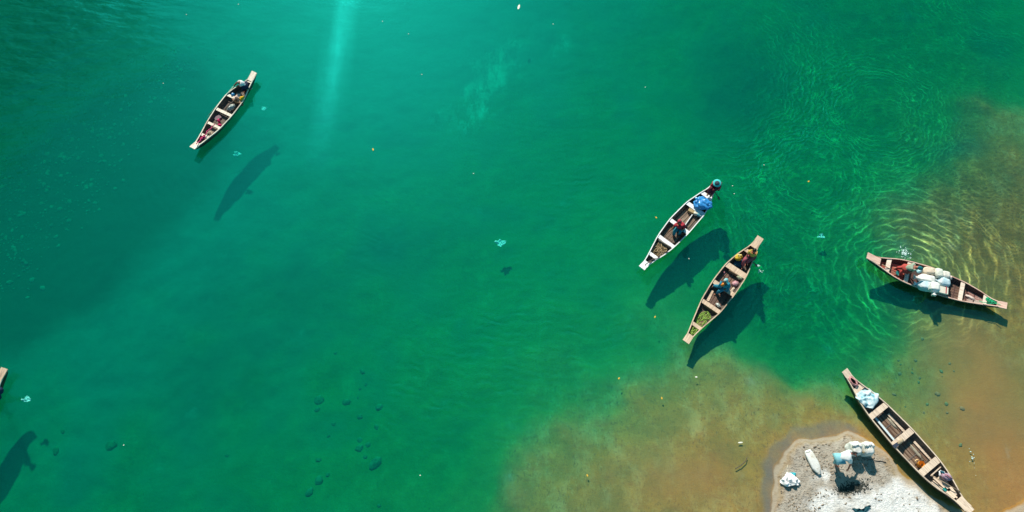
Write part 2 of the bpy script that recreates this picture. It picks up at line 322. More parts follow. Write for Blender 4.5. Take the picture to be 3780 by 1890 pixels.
# ------------------------------------------------------------------ water: a closed body with an absorbing volume under a rippled surface
REFL, BROAD, FLARE_STRIP, BROUGH = .078, .019, .042, .49
def make_water():
    wx = np.concatenate([np.linspace(-255, -36, 8), np.arange(-34, 34.1, .5), np.linspace(36, 255, 8)])
    wy = np.concatenate([np.linspace(-255, -11, 8), np.arange(-9, 34.1, .5), np.linspace(36, 255, 8)])
    X, Y = np.meshgrid(wx, wy); ny, nx = X.shape
    bm = bmesh.new()
    vs = [[bm.verts.new((X[j, i], Y[j, i], 0)) for i in range(nx)] for j in range(ny)]
    for j in range(ny - 1):
        for i in range(nx - 1): bm.faces.new((vs[j][i], vs[j][i + 1], vs[j + 1][i + 1], vs[j + 1][i]))
    edge = [vs[0][i] for i in range(nx)] + [vs[j][-1] for j in range(1, ny)] + [vs[-1][i] for i in range(nx - 2, -1, -1)] + [vs[j][0] for j in range(ny - 2, 0, -1)]
    low = [bm.verts.new((v.co.x, v.co.y, -9)) for v in edge]
    for k in range(len(edge)): bm.faces.new((edge[k], low[k], low[(k + 1) % len(edge)], edge[(k + 1) % len(edge)]))
    bm.faces.new(low)
    bmesh.ops.recalc_face_normals(bm, faces=bm.faces)
    me = bpy.data.meshes.new('river_water'); bm.to_mesh(me); bm.free()
    o = bpy.data.objects.new('river_water', me); COL.objects.link(o); tag(o, 'clear emerald green river water with fine ripples', 'water', kind='structure')
    co = np.zeros(len(me.vertices) * 3, np.float32); me.vertices.foreach_get('co', co); co = co.reshape(-1, 3); x, y = co[:, 0].astype(float), co[:, 1].astype(float)
    n = fbm(x * .3, y * .3, 4, 77)
    rip = 1.1 * gz(x, y, 3280, 420, 8.5, 14.5, -20) + gz(x, y, 3600, 850, 3.8, 3.2) * 1.2 + .9 * gz(x, y, 2930, 900, 2.6, 4) + .6 * gz(x, y, 3000, 1150, 2, 2.2) + .25 * n - .1
    attr(me, 'ripple', (sstep(.1, .9, rip) + .8 * gz(x, y, 3600, 780, 3.8, 3.0, -15)) * sstep(1560, 1150, 945 + 0 * x - (y - W(1890, 945).y) * 75))
    mids = gz(x, y, 1980, 1330, 5, 3.0, 8) + .5 * gz(x, y, 1500, 1500, 3, 2.5) + .45 * gz(x, y, 2100, 700, 4, 5) + .4 * n
    attr(me, 'swell', np.clip(mids, 0, 1))
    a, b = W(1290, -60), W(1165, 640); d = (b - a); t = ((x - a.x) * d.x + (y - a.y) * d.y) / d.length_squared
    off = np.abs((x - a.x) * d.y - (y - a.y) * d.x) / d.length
    attr(me, 'flare_strip', np.exp(-(off / (.36 + .2 * t)) ** 2) * sstep(1.1, .1, t) * (.45 + 1.1 * np.clip(t, 0, 1)))  # glossy strip added to imitate a streak of flared light
    attr(me, 'gust', np.clip(gz(x, y, 0, 0, 9, 6, 40) * 1.6 + gz(x, y, 0, 150, 3, 4), 0, 1))
    m = bpy.data.materials.new('river_water'); m.use_nodes = True; N = m.node_tree.nodes; L = m.node_tree.links; N.clear()
    g = N.new('ShaderNodeNewGeometry'); pos = g.outputs['Position']
    def math_(op, a, b=None, c=None, clamp=False):
        q = N.new('ShaderNodeMath'); q.operation = op; q.use_clamp = clamp
        for i, v in enumerate((a, b, c)):
            if v is None: continue
            if isinstance(v, (int, float)): q.inputs[i].default_value = v
            else: L.new(v, q.inputs[i])
        return q.outputs[0]
    def noise(s, d=3, r=.5, st=(1, 1, 1), rot=0, out=0, vec=None):
        mp = N.new('ShaderNodeMapping'); mp.inputs['Scale'].default_value = st; mp.inputs['Rotation'].default_value = (0, 0, R(rot)); L.new(vec or pos, mp.inputs[0])
        n = N.new('ShaderNodeTexNoise'); n.inputs['Scale'].default_value = s; n.inputs['Detail'].default_value = d; n.inputs['Roughness'].default_value = r; L.new(mp.outputs[0], n.inputs[0]); return n.outputs[out]
    def at(nm):
        q = N.new('ShaderNodeAttribute'); q.attribute_name = nm; return q.outputs['Fac']
    ripple, swell, flare_strip, gust = at('ripple'), at('swell'), at('flare_strip'), at('gust')
    dn = N.new('ShaderNodeVectorMath'); dn.operation = 'MULTIPLY_ADD'; L.new(noise(.55, 3, .6, out=1), dn.inputs[0]); dn.inputs[1].default_value = (1.5, 1.5, 0); L.new(pos, dn.inputs[2]); wpos = dn.outputs[0]
    dn2 = N.new('ShaderNodeVectorMath'); dn2.operation = 'MULTIPLY_ADD'; L.new(noise(2.2, 2, .6, out=1), dn2.inputs[0]); dn2.inputs[1].default_value = (.30, .30, 0); L.new(wpos, dn2.inputs[2]); wpos2 = dn2.outputs[0]
    fv = noise(9, 3, .6)
    def rings(px, py, wl, rmin, rmax, vec):
        c = W(px, py); s = N.new('ShaderNodeVectorMath'); s.operation = 'DISTANCE'; L.new(vec, s.inputs[0]); s.inputs[1].default_value = (c.x + .75 + (.16 if vec is wpos2 else 0), c.y + .75 + (.16 if vec is wpos2 else 0), 0)
        d = s.outputs['Value']; wv = math_('SINE', math_('MULTIPLY', d, 2 * math.pi / wl))
        e1 = N.new('ShaderNodeMapRange'); e1.interpolation_type = 'SMOOTHSTEP'; e1.inputs[1].default_value = rmax; e1.inputs[2].default_value = rmin; L.new(d, e1.inputs[0])
        e2 = N.new('ShaderNodeMapRange'); e2.interpolation_type = 'SMOOTHSTEP'; e2.inputs[1].default_value = rmin * .25; e2.inputs[2].default_value = rmin * 1.2; L.new(d, e2.inputs[0])
        return wv, math_('MULTIPLY', e1.outputs[0], e2.outputs[0])
    h = None; line = None
    for px, py, wl, r0, r1, vec, amp in ((3345, 1000, .44, .9, 6.8, wpos, 1.15), (2965, 1060, .30, .6, 2.6, wpos2, .6), (3000, 640, .27, 1.6, 4.6, wpos2, .75), (3230, 400, .25, 2.0, 5.4, wpos2, .75),
                                  (2600, 250, .29, 5.0, 9.5, wpos2, .75), (3750, -100, .27, 3.5, 8.5, wpos2, .75), (2300, 900, .30, 4.5, 8.5, wpos2, .75)):
        wv, e = rings(px, py, wl, r0, r1, vec)
        t = math_('MULTIPLY', wv, e); h = t if h is None else math_('ADD', h, t)
        l = math_('MULTIPLY', math_('POWER', math_('MULTIPLY_ADD', wv, .5, .5), 9), math_('MULTIPLY', e, amp)); line = l if line is None else math_('MAXIMUM', line, l)
    # network of caustic light for the surface's transmission colour
    vo = N.new('ShaderNodeTexVoronoi'); vo.feature = 'DISTANCE_TO_EDGE'; vo.inputs['Scale'].default_value = 3.8
    mp = N.new('ShaderNodeMapping'); mp.inputs['Scale'].default_value = (.55, 1.25, 1); mp.inputs['Rotation'].default_value = (0, 0, R(-12)); L.new(wpos2, mp.inputs[0]); L.new(mp.outputs[0], vo.inputs['Vector'])
    net = N.new('ShaderNodeMapRange'); net.interpolation_type = 'SMOOTHSTEP'; net.inputs[1].default_value = .16; net.inputs[2].default_value = .0; L.new(vo.outputs['Distance'], net.inputs[0])
    brk = N.new('ShaderNodeMapRange'); brk.inputs[1].default_value = .42; brk.inputs[2].default_value = .68; L.new(noise(1.3, 4, .6), brk.inputs[0])
    caustic_lines = math_('MULTIPLY', math_('ADD', math_('MULTIPLY', line, 1.0), math_('MULTIPLY', net.outputs[0], .17)), math_('MULTIPLY_ADD', brk.outputs[0], 1.25, .12))
    # swell arcs in the middle of the river
    sv, se = rings(2080, -150, .40, 1, 40, wpos)
    sw = math_('MULTIPLY', math_('MULTIPLY', sv, swell), math_('MULTIPLY_ADD', brk.outputs[0], .9, .1))
    gobo = math_('ADD', math_('MULTIPLY', math_('MULTIPLY_ADD', caustic_lines, 1.25, -.20), ripple), math_('MULTIPLY', sw, .07))  # light focused by ripples, put into the surface's transmission colour
    gobo = math_('ADD', math_('ADD', gobo, 1.0), math_('MULTIPLY', math_('ADD', noise(3.5, 4, .6, (1, 2.2, 1)), -.5), math_('MULTIPLY_ADD', ripple, .30, .13)))
    hh = math_('ADD', math_('MULTIPLY', math_('MULTIPLY', h, ripple), .0045), math_('MULTIPLY', sw, .006))
    hh = math_('ADD', hh, math_('MULTIPLY', noise(.9, 4, .5, (.55, 1.6, 1), 32), math_('MULTIPLY_ADD', gust, .13, .006)))
    hh = math_('ADD', hh, math_('MULTIPLY', fv, .0026))
    bp = N.new('ShaderNodeBump'); bp.inputs['Strength'].default_value = 1; bp.inputs['Distance'].default_value = 1; L.new(hh, bp.inputs['Height'])
    tr = N.new('ShaderNodeBsdfTransparent'); cc = N.new('ShaderNodeCombineColor'); [L.new(gobo, cc.inputs[i]) for i in range(3)]; L.new(cc.outputs[0], tr.inputs[0])
    g1 = N.new('ShaderNodeBsdfAnisotropic'); g1.inputs['Roughness'].default_value = .06; g1.inputs['Color'].default_value = (.03, .9, .88, 1); L.new(bp.outputs[0], g1.inputs['Normal'])
    g2 = N.new('ShaderNodeBsdfAnisotropic'); g2.inputs['Color'].default_value = (.03, 1, .95, 1); g2.inputs['Roughness'].default_value = BROUGH; L.new(bp.outputs[0], g2.inputs['Normal'])
    # Schlick reflectance on |cos|, the same from above and from below
    dp = N.new('ShaderNodeVectorMath'); dp.operation = 'DOT_PRODUCT'; L.new(g.outputs['Incoming'], dp.inputs[0]); L.new(g.outputs['Normal'], dp.inputs[1])
    fr = math_('MULTIPLY_ADD', math_('POWER', math_('SUBTRACT', 1.0, math_('ABSOLUTE', dp.outputs['Value']), clamp=True), 5), .9, REFL)
    mx = N.new('ShaderNodeMixShader'); L.new(fr, mx.inputs[0]); L.new(tr.outputs[0], mx.inputs[1]); L.new(g1.outputs[0], mx.inputs[2])
    m2 = N.new('ShaderNodeMixShader'); L.new(math_('MULTIPLY_ADD', math_('MULTIPLY', flare_strip, math_('MULTIPLY_ADD', noise(2.4, 4, .6, (1.6, .5, 1), 10), 1.2, .4)), FLARE_STRIP, BROAD), m2.inputs[0]); L.new(mx.outputs[0], m2.inputs[1]); L.new(g2.outputs[0], m2.inputs[2])
    va = N.new('ShaderNodeVolumeAbsorption'); va.inputs['Density'].default_value = 1.9; va.inputs['Color'].default_value = (0, .918, .85, 1)
    ou = N.new('ShaderNodeOutputMaterial'); L.new(m2.outputs[0], ou.inputs[0]); vs = N.new('ShaderNodeVolumeScatter'); vs.inputs['Density'].default_value = .09; vs.inputs['Color'].default_value = (0, .88, .62, 1)
    ad = N.new('ShaderNodeAddShader'); L.new(va.outputs[0], ad.inputs[0]); L.new(vs.outputs[0], ad.inputs[1]); L.new(ad.outputs[0], ou.inputs[1])
    me.materials.append(m); return o
WATER = make_water()

# ------------------------------------------------------------------ wooded gorge side beyond the frame, mirrored in the water's corner
def make_hill():
    bm = bmesh.new(); rows = []
    for i in range(90):
        az = R(-31 - 110 * i / 89); row = []
        for j in range(34):
            t = j / 33; d = 70 + 75 * t
            el = 37.5 + 3 * mnoise.noise((az * 9, 3, 0)) + 1.2 * mnoise.noise((az * 40, 7, 0)); top = (d) * math.tan(R(el)) + 30
            hgt = min(1, t * 1.9) ** .8 * min(top, 112 * math.tan(R(el))) * sstep(-31, -36, math.degrees(az)) 
            p = Vector((math.sin(az) * d, math.cos(az) * d, float(hgt) - 6)); p.z += 3.0 * mnoise.noise(p * .12)
            row.append(bm.verts.new(p))
        rows.append(row)
    for i in range(89):
        for j in range(33): bm.faces.new((rows[i][j], rows[i + 1][j], rows[i + 1][j + 1], rows[i][j + 1]))
    o = obj('hillside', bm, mat('forest', (.028, .055, .014), .9, .6, .35, (1, 1, 1), 1.0), origin=(-90, 60, -6))
    tag(o, 'steep wooded gorge side across the river', 'hillside', kind='structure')
make_hill()
# ------------------------------------------------------------------ wooden boats
def lerp_tab(tab, s):
    for (a, va), (b, vb) in zip(tab, tab[1:]):
        if s <= b: return va + (vb - va) * (s - a) / max(1e-6, b - a)
    return tab[-1][1]
class Boat: pass
def sweep(bm, secs, mi=0):
    rings = [[bm.verts.new(p) for p in r] for r in secs]; n = len(rings[0])
    for a, b in zip(rings, rings[1:]):
        for k in range(n):
            f = bm.faces.new((a[k], a[(k + 1) % n], b[(k + 1) % n], b[k])); f.material_index = mi[k] if isinstance(mi, list) else mi
    bm.faces.new(rings[0][::-1]); bm.faces.new(rings[-1])
def build_boat(label, zm, P, Q, left, right, thwarts, mats, planks, depth=.31, group=None, zbase=0.0, tips=.12, thick=.9, plates=(.085, .085), wide=.155, extra=None):
    """boat between end tips P and Q; outlines, thwart centres: places measured on the photo (zoom units)"""
    ztip = depth + tips + zbase
    A, B = zm(*P, ztip), zm(*Q, ztip); c = (A + B) / 2; d = (B - A); L = math.hypot(d.x, d.y); rz = math.atan2(d.y, d.x)
    b = Boat(); b.L, b.rz = L, rz; b.root = empty('wooden_boat', (c.x, c.y, zbase), rz)
    tag(b.root, label, 'boat', group)
    inv = Matrix.LocRotScale(Vector((c.x, c.y, zbase)), b.root.rotation_euler, None).inverted(); b.inv = inv
    def rise(s): return abs(2 * s - 1) ** 3.2
    def sheer(s): return depth + tips * rise(s)
    def keel(s): return -.09 + (depth + tips - .06) * abs(2 * s - 1) ** 5.5
    def floor(s): return max(.05, keel(s) + .17)
    def side(pts):
        t = []
        for q in pts:
            z = depth + zbase
            for _ in range(2):
                l = inv @ zm(*q, z); s = l.x / L + .5; z = sheer(min(1, max(0, s))) + zbase
            t.append((s, l.y))
        return sorted(t)
    l, r = side(left), side(right)
    if sum(y for _, y in l) < sum(y for _, y in r): l, r = r, l
    N = 64; raw = [(lerp_tab(l, (i + .5) / N), lerp_tab(r, (i + .5) / N)) for i in range(N)]
    def sm(v, k):
        for _ in range(k): v = [v[0]] + [(v[i - 1] + 2 * v[i] + v[i + 1]) / 4 for i in range(1, len(v) - 1)] + [v[-1]]
        return v
    hw = sm([max(.09, (a - q) / 2) for a, q in raw], 5); cc = sm([(a + q) / 2 for a, q in raw], 10)
    tab_w = [((i + .5) / N, hw[i]) for i in range(N)]; tab_c = [((i + .5) / N, cc[i]) for i in range(N)]
    W_ = lambda s: lerp_tab(tab_w, s); C_ = lambda s: lerp_tab(tab_c, s)
    b.W, b.C, b.sheer, b.floor, b.L = W_, C_, sheer, floor, L
    bm = bmesh.new(); secs = []
    for i in range(61):
        s = .015 + .97 * i / 60; x = (s - .5) * L; q = W_(s); o = C_(s); zs, zk, zf = sheer(s), keel(s), min(floor(s), sheer(s) - .03); t = .024
        zm1, zm2 = zk + (zs - zk) * .55, zk + (zs - zk) * .16
        out = [(q, zs), (q * .93, zm1), (q * .70, zm2), (q * .4, zk), (0, zk - .012), (-q * .4, zk), (-q * .70, zm2), (-q * .93, zm1), (-q, zs)]
        zi1 = zf + (zs - zf) * .45
        inn = [(-q + t, zs), (-q * .93 + t, zi1), (-q * .80 + t, zf), (0, zf), (q * .80 - t, zf), (q * .93 - t, zi1), (q - t, zs)]
        secs.append([(x, o + y, z) for y, z in out + inn])
    sweep(bm, secs, [0] * 8 + [2] + [1] * 6 + [2])
    obj('hull', bm, [mats['out'], mats['in'], mats['rail']], b.root, local=True, smooth=False)
    for sgn in (1, -1):
        bm = bmesh.new(); secs = []
        for i in range(61):
            s = .02 + .96 * i / 60; x = (s - .5) * L; y = C_(s) + sgn * (W_(s) - .004); z = sheer(s); h = .021
            secs.append([(x, y + h, z - .03), (x, y + h, z + .018), (x, y - h, z + .018), (x, y - h, z - .03)])
        sweep(bm, secs); obj('gunwale', bm, mats['rail'], b.root, local=True, smooth=False)
    for e in (0, 1):     # flat plate closing each end
        bm = bmesh.new(); ln = plates[e]; sg = 1 if e else -1; rows = []
        for k in range(5):
            s = (ln * (1 - k / 4) if not e else 1 - ln * (1 - k / 4)); x = (s - .5) * L + (sg * .02 if k == 4 else 0); z = sheer(s) + .024
            q = (W_(ln * .8) if not e else W_(1 - ln * .8)) if k == 0 else wide; q = max(q, wide * .92) if k else min(q, wide * 1.05); o = C_(s)
            rows.append([(x, o - q, z - .05), (x, o + q, z - .05), (x, o + q, z), (x, o - q, z)])
        sweep(bm, rows); obj('end_plate', bm, mats['plate'], b.root, local=True, smooth=False)
    b.th = []
    for tp in thwarts:
        cx_, cy_, w_ = tp[:3]; lo = inv @ zm(cx_, cy_, depth + zbase); s = lo.x / L + .5; b.th.append(s)
        bm = bmesh.new(); z = sheer(s) - .03; hw_ = w_ / 2
        rows = []
        for k in range(7):
            f = -1 + 2 * k / 6
            pts = []
            for dx, dz in ((-hw_, -.016), (hw_, -.016), (hw_, .016), (-hw_, .016)):
                ss = s + dx / L; pts.append(((ss - .5) * L, C_(ss) + f * (W_(ss) - .02), z + dz + .004 * math.sin(3 * f + cx_)))
            rows.append(pts)
        sweep(bm, rows); obj('thwart', bm, tp[3] if len(tp) > 3 else mats['thwart'], b.root, local=True, smooth=False)
    for (s0, s1, n, m_, dz) in planks:
        bm = bmesh.new()
        for k in range(n):
            f0, f1 = -.92 + 1.84 * k / n, -.92 + 1.84 * (k + 1) / n - .05; rows = []
            jj = random.uniform(-.012, .012)
            for i in range(9):
                s = s0 + jj + (s1 - s0) * i / 8; q = W_(s) * .80 - .03; z = floor(s) + .008 + dz
                y0, y1 = C_(s) + f0 * q, C_(s) + f1 * q; x = (s - .5) * L
                rows.append([(x, y0, z), (x, y1, z), (x, y1, z + .018), (x, y0, z + .018)])
            sweep(bm, rows)
        obj('floorboards', bm, m_, b.root, local=True, smooth=False)
    return b
def BL(b, s, f, z):
    """place point inside a boat: s along, f across (-1..1 of the half width), z height above the boat's base"""
    return b.inv.inverted() @ Vector(((s - .5) * b.L, b.C(s) + f * b.W(s), z))
def ribs(b, ss, m):
    for s in ss:
        bm = bmesh.new(); rows = []; x = (s - .5) * b.L; q = b.W(s); o = b.C(s); zf, zs = b.floor(s), b.sheer(s)
        pth = [(q - .035, zs - .03), (q * .93 - .04, zf + (zs - zf) * .45), (q * .8 - .03, zf + .025), (-q * .8 + .03, zf + .025), (-q * .93 + .04, zf + (zs - zf) * .45), (-q + .035, zs - .03)]
        for y, z in pth: rows.append([(x - .02, o + y, z - .015), (x + .02, o + y, z - .015), (x + .02, o + y, z + .015), (x - .02, o + y, z + .015)])
        sweep(bm, rows); obj('rib', bm, m, b.root, local=True, smooth=False)

DK = wood('hull_dark_wood', (.045, .035, .028), (.11, .09, .07), .35)
IN_DK = wood('inner_dark_wood', (.085, .062, .05), (.17, .13, .10), .35)
ZA, ZB, ZC = Zoom(640, 220, 3.22), Zoom(2320, 620, 3.22), Zoom(2480, 840, 2.8)
ZD, ZE, ZF = Zoom(3160, 880, 4.025), Zoom(3060, 1340, 2.342), Zoom(0, 0, 1)

CREAM = wood('cream_paint_wood', (.88, .76, .62), (.54, .42, .32), .3)
boatA = build_boat('slim wooden boat with cream rails in the deep teal water, pink rope along its bow', ZA, (961, 152), (226, 1048),
    [(935,140),(905,222),(845,265),(720,340),(632,408),(500,580),(400,738),(320,890),(262,992),(197,1037)],
    [(988,165),(945,245),(895,340),(860,430),(828,495),(692,672),(545,830),(430,920),(350,985),(300,1022),(255,1060)],
    [(730,455,.14),(598,622,.15),(474,775,.13),(352,895,.13),(905,268,.10)],
    dict(out=DK, rail=CREAM, plate=CREAM, thwart=CREAM, **{'in': IN_DK}), [(.22,.36,4,wood('grey_planks',(.30,.24,.19),(.16,.12,.09),.5),0),(.62,.80,4,wood('grey_planks',(.30,.24,.19)),0)], group='wooden boats on the river', plates=(.10,.075), depth=.30, tips=.12)
WHITE = wood('white_paint_wood', (.92, .90, .86), (.56, .50, .44), .18)
PLANK = wood('worn_brown_planks', (.33, .24, .17), (.17, .115, .08), .5)
boatB = build_boat('white painted wooden boat carrying a big blue bag and a passenger in red', ZB, (1062, 165), (160, 1188),
    [(1040,140),(1005,182),(950,238),(860,290),(690,405),(490,605),(350,800),(248,1000),(185,1115),(135,1165)],
    [(1085,190),(1045,245),(1015,290),(985,400),(915,540),(710,780),(545,940),(420,1040),(320,1095),(235,1160),(185,1210)],
    [(928,332,.20),(798,483,.20),(603,690,.19),(445,870,.18),(283,1037,.16)],
    dict(out=DK, rail=WHITE, plate=WHITE, thwart=WHITE, **{'in': IN_DK}), [(.30,.47,4,PLANK,.0),(.52,.72,5,PLANK,.0)], group='wooden boats on the river', plates=(.06,.07))
TAN = wood('tan_wood', (.68, .50, .35), (.42, .29, .20), .28)
RBROWN = wood('red_brown_planks', (.24, .125, .085), (.13, .08, .06), .45)
boatC = build_boat('tan wooden boat with a passenger in teal clothes and a heap of green net', ZC, (915, 105), (146, 1180),
    [(885,85),(845,155),(770,212),(690,260),(560,370),(430,535),(310,735),(205,985),(165,1095),(120,1160)],
    [(942,125),(885,205),(856,300),(815,400),(770,510),(640,705),(500,880),(380,980),(270,1075),(205,1145),(172,1198)],
    [(790,250,.17),(665,440,.27),(532,620,.20),(403,812,.19),(255,1018,.16)],
    dict(out=DK, rail=TAN, plate=TAN, thwart=TAN, **{'in': IN_DK}), [(.34,.48,5,RBROWN,0),(.52,.70,5,RBROWN,0),(.72,.87,4,RBROWN,0)], group='wooden boats on the river', plates=(.095,.065))
PINKW = wood('pinkish_worn_paint', (.74, .49, .39), (.42, .19, .14), .25)
REDW = wood('red_worn_paint', (.50, .09, .065), (.28, .14, .10), .35)
CREAM2 = wood('cream_red_thwart', (.82, .68, .55), (.45, .13, .10), .22)
boatD = build_boat('wooden boat with a red floor loaded with plump white sacks', ZD, (172, 255), (2232, 1000),
    [(180,210),(280,277),(450,295),(640,305),(820,345),(1130,430),(1400,555),(1620,650),(1880,800),(1960,868),(2100,940),(2235,965)],
    [(163,300),(270,355),(370,430),(520,540),(700,645),(960,745),(1300,860),(1560,930),(1880,980),(2090,1005),(2230,1035)],
    [(480,380,.19),(770,500,.17),(1570,780,.17),(1915,900,.16)],
    dict(out=DK, rail=PINKW, plate=PINKW, thwart=CREAM2, **{'in': wood('inner_dark_red', (.12, .05, .042), (.07, .05, .045), .4)}), [(.12,.33,5,REDW,0),(.62,.74,5,RBROWN,0),(.76,.92,4,wood('faded_red_planks',(.34,.17,.14),(.5,.42,.36),.4),0)], group='wooden boats on the river', plates=(.10,.06))
GTAN = wood('grey_tan_wood', (.74, .58, .44), (.46, .35, .27), .28)
DBR = wood('dark_brown_planks', (.15, .085, .055), (.28, .20, .14), .35)
boatE = build_boat('long empty wooden boat moored beside the sandbank, orange bailer inside', ZE, (137, 65), (1225, 1285),
    [(155,55),(195,112),(275,180),(330,215),(480,335),(710,560),(930,805),(1010,910),(1090,1040),(1172,1195),(1255,1255)],
    [(118,75),(155,135),(215,232),(240,300),(340,450),(555,715),(790,960),(920,1075),(1060,1160),(1135,1230),(1195,1300)],
    [(268,212,.21),(432,410,.23),(645,640,.25),(872,892,.26)],
    dict(out=DK, rail=GTAN, plate=GTAN, thwart=GTAN, **{'in': wood('inner_grey_wood', (.115, .095, .085), (.20, .16, .13), .35)}), [(.32,.48,5,DBR,0),(.52,.69,5,DBR,0),(.77,.845,4,GTAN,.10),(.852,.90,3,GTAN,.15)], depth=.40, group='wooden boats on the river', zbase=.02, plates=(.05,.085), wide=.15)
ribs(boatE, (.335, .40, .47, .545, .61, .675), wood('inner_grey_wood', (.115, .095, .085)))
ribs(boatD, (.30, .66, .80), wood('inner_dark_red', (.1, .04, .04))); ribs(boatC, (.36, .56, .64, .76), IN_DK); ribs(boatB, (.34, .55, .64, .78), IN_DK); ribs(boatA, (.38, .52, .64, .78), IN_DK)
pf = lambda L_, x, y: (L_[0] + x, L_[1] + y)
# the sixth boat, most of it beyond the left edge of the frame
tP, tQ = Vector((17, 1361)), Vector((-190, 1712)); dF = (tQ - tP); nF = Vector((dF.y, -dF.x)).normalized()
prof = [(.0,11),(.09,10),(.16,15),(.25,25),(.4,34),(.55,36),(.7,30),(.85,17),(.93,9),(1,10)]
boatF = build_boat('wooden boat cut off by the left edge, only its pale end plate showing', ZF, tuple(tP), tuple(tQ),
    [tuple(tP + dF * s + nF * q) for s, q in prof], [tuple(tP + dF * s - nF * q) for s, q in prof],
    [tuple(tP + dF * s) + (.15,) for s in (.28, .5, .7)], dict(out=DK, rail=CREAM, plate=TAN, thwart=TAN, **{'in': IN_DK}), [(.3,.65,4,PLANK,0)], group='wooden boats on the river', plates=(.16,.08))

# ------------------------------------------------------------------ people
def skin_bm(pts, edges, root=0, sub=1):
    """pts: list of (place point, radius); one smooth continuous skin"""
    me = bpy.data.meshes.new('tmp'); me.from_pydata([tuple(p) for p, _ in pts], edges, []); o = bpy.data.objects.new('tmp', me); COL.objects.link(o)
    m = o.modifiers.new('s', 'SKIN'); m.use_smooth_shade = True
    for i, (_, r_) in enumerate(pts):
        v = me.skin_vertices[0].data[i]; v.radius = r_ if isinstance(r_, tuple) else (r_, r_); v.use_root = (i == root)
    ss = o.modifiers.new('d', 'SUBSURF'); ss.levels = sub
    dg = bpy.context.evaluated_depsgraph_get(); dg.update()
    m2 = bpy.data.meshes.new_from_object(o.evaluated_get(dg)); bm = bmesh.new(); bm.from_mesh(m2)
    bpy.data.objects.remove(o); bpy.data.meshes.remove(me); bpy.data.meshes.remove(m2)
    return bm
def person(label, J, face, shirt, legs, hair=None, hat=None, skin=SKIN, sleeve=.55, leglen=1.0, group='people in boats and on the bank', toe=None, bulk=1.12):
    V = lambda k: Vector(J[k]); pel, ch, nk, hd = V('pelvis'), V('chest'), V('neck'), V('head')
    face = Vector(face).normalized(); up = (hd - nk).normalized()
    sd = (V('shL') - V('shR')).normalized(); hipL, hipR = pel + sd * .085, pel - sd * .085
    def seq(*a): return list(a)
    pts = [(pel, .125), (pel.lerp(ch, .5), .115), (ch, .125), (nk, .055), (hd - up * .04, .06),
           (V('shL'), .062), (V('elL'), .044), (V('haL'), .031), (V('shR'), .062), (V('elR'), .044), (V('haR'), .031),
           (hipL, .088), (V('knL'), .058), (V('anL'), .042), (hipR, .088), (V('knR'), .058), (V('anR'), .042)]
    ed = [(0, 1), (1, 2), (2, 3), (3, 4), (2, 5), (5, 6), (6, 7), (2, 8), (8, 9), (9, 10), (0, 11), (11, 12), (12, 13), (0, 14), (14, 15), (15, 16)]
    for a, k in (('haL', 7), ('haR', 10)):
        e = V('elL' if a == 'haL' else 'elR'); d = (V(a) - e).normalized(); pts.append((V(a) + d * .06, .034)); ed.append((k, len(pts) - 1))
    tdir = Vector(toe).normalized() if toe is not None else Vector((face.x, face.y, 0)).normalized()
    for a, k in (('anL', 13), ('anR', 16)):
        pts.append((V(a) + tdir * .15 - Vector((0, 0, .045)), .036)); ed.append((k, len(pts) - 1))
    bm = skin_bm(pts, ed)
    for a in ('haL', 'haR'):      # four fingers of unequal length and a thumb, half closed
        e = V('elL' if a == 'haL' else 'elR'); d = (V(a) - e).normalized(); s_ = d.cross(Vector((0, 0, 1))); s_ = s_.normalized() if s_.length > .05 else Vector((1, 0, 0)); dn = s_.cross(d)
        if dn.z > 0: dn = -dn
        for k, ln in enumerate((.065, .078, .072, .055)):
            p0 = V(a) + d * .08 + s_ * (.024 - .016 * k); p1 = p0 + d * ln * .55 + dn * .012; p2 = p1 + d * ln * .2 + dn * ln * .55
            tube(bm, [p0, p1, p2], [.0095, .009, .007], 5)
        p0 = V(a) + d * .03 + s_ * .028; tube(bm, [p0, p0 + s_ * .028 + d * .025, p0 + s_ * .022 + d * .055 + dn * .015], [.012, .010, .008], 5)
    hv = blob(bm, hd + up * .02, .078, .095, .115, 0, 3)
    q = Matrix((face.cross(up).normalized(), face, up)).transposed(); 
    for v in hv: v.co = hd + up * .02 + q @ (v.co - hd - up * .02)
    hq = lambda x, y, z: hd + up * .02 + q @ Vector((x, y, z))
    tube(bm, [hq(0, .088, .015), hq(0, .115, -.022), hq(0, .09, -.03)], [.010, .016, .012], 6)
    for sg in (1, -1):
        blob(bm, hq(sg * .032, .082, .012), .013, .013, .010, sub=1, mi=1); blob(bm, hq(sg * .078, -.005, -.01), .012, .02, .03, sub=1)
    tube(bm, [hq(-.025, .086, -.058), hq(0, .093, -.056), hq(.025, .086, -.058)], [.006, .009, .006], 5, mi=1)
    o = obj('person', bm, [skin, EYE]); tag(o, label, 'person', group)
    # clothes
    sp = [(pel + (ch - pel) * .06, .148), (pel.lerp(ch, .5), .142), (ch, .152), (nk.lerp(ch, .35), .10)]; se = [(0, 1), (1, 2), (2, 3)]
    for a, b_, c_ in (('shL', 'elL', 'haL'), ('shR', 'elR', 'haR')):
        sp.append((V(a), .082)); se.append((2, len(sp) - 1)); k = len(sp) - 1
        if sleeve <= 1: sp.append((V(a).lerp(V(b_), sleeve), .072)); se.append((k, k + 1))
        else: sp += [(V(b_), .062), (V(b_).lerp(V(c_), sleeve - 1), .05)]; se += [(k, k + 1), (k + 1, k + 2)]
    obj('shirt', skin_bm([(p, r_ * bulk) for p, r_ in sp], se), shirt, o)
    tp = [(pel, .145)]; te = []
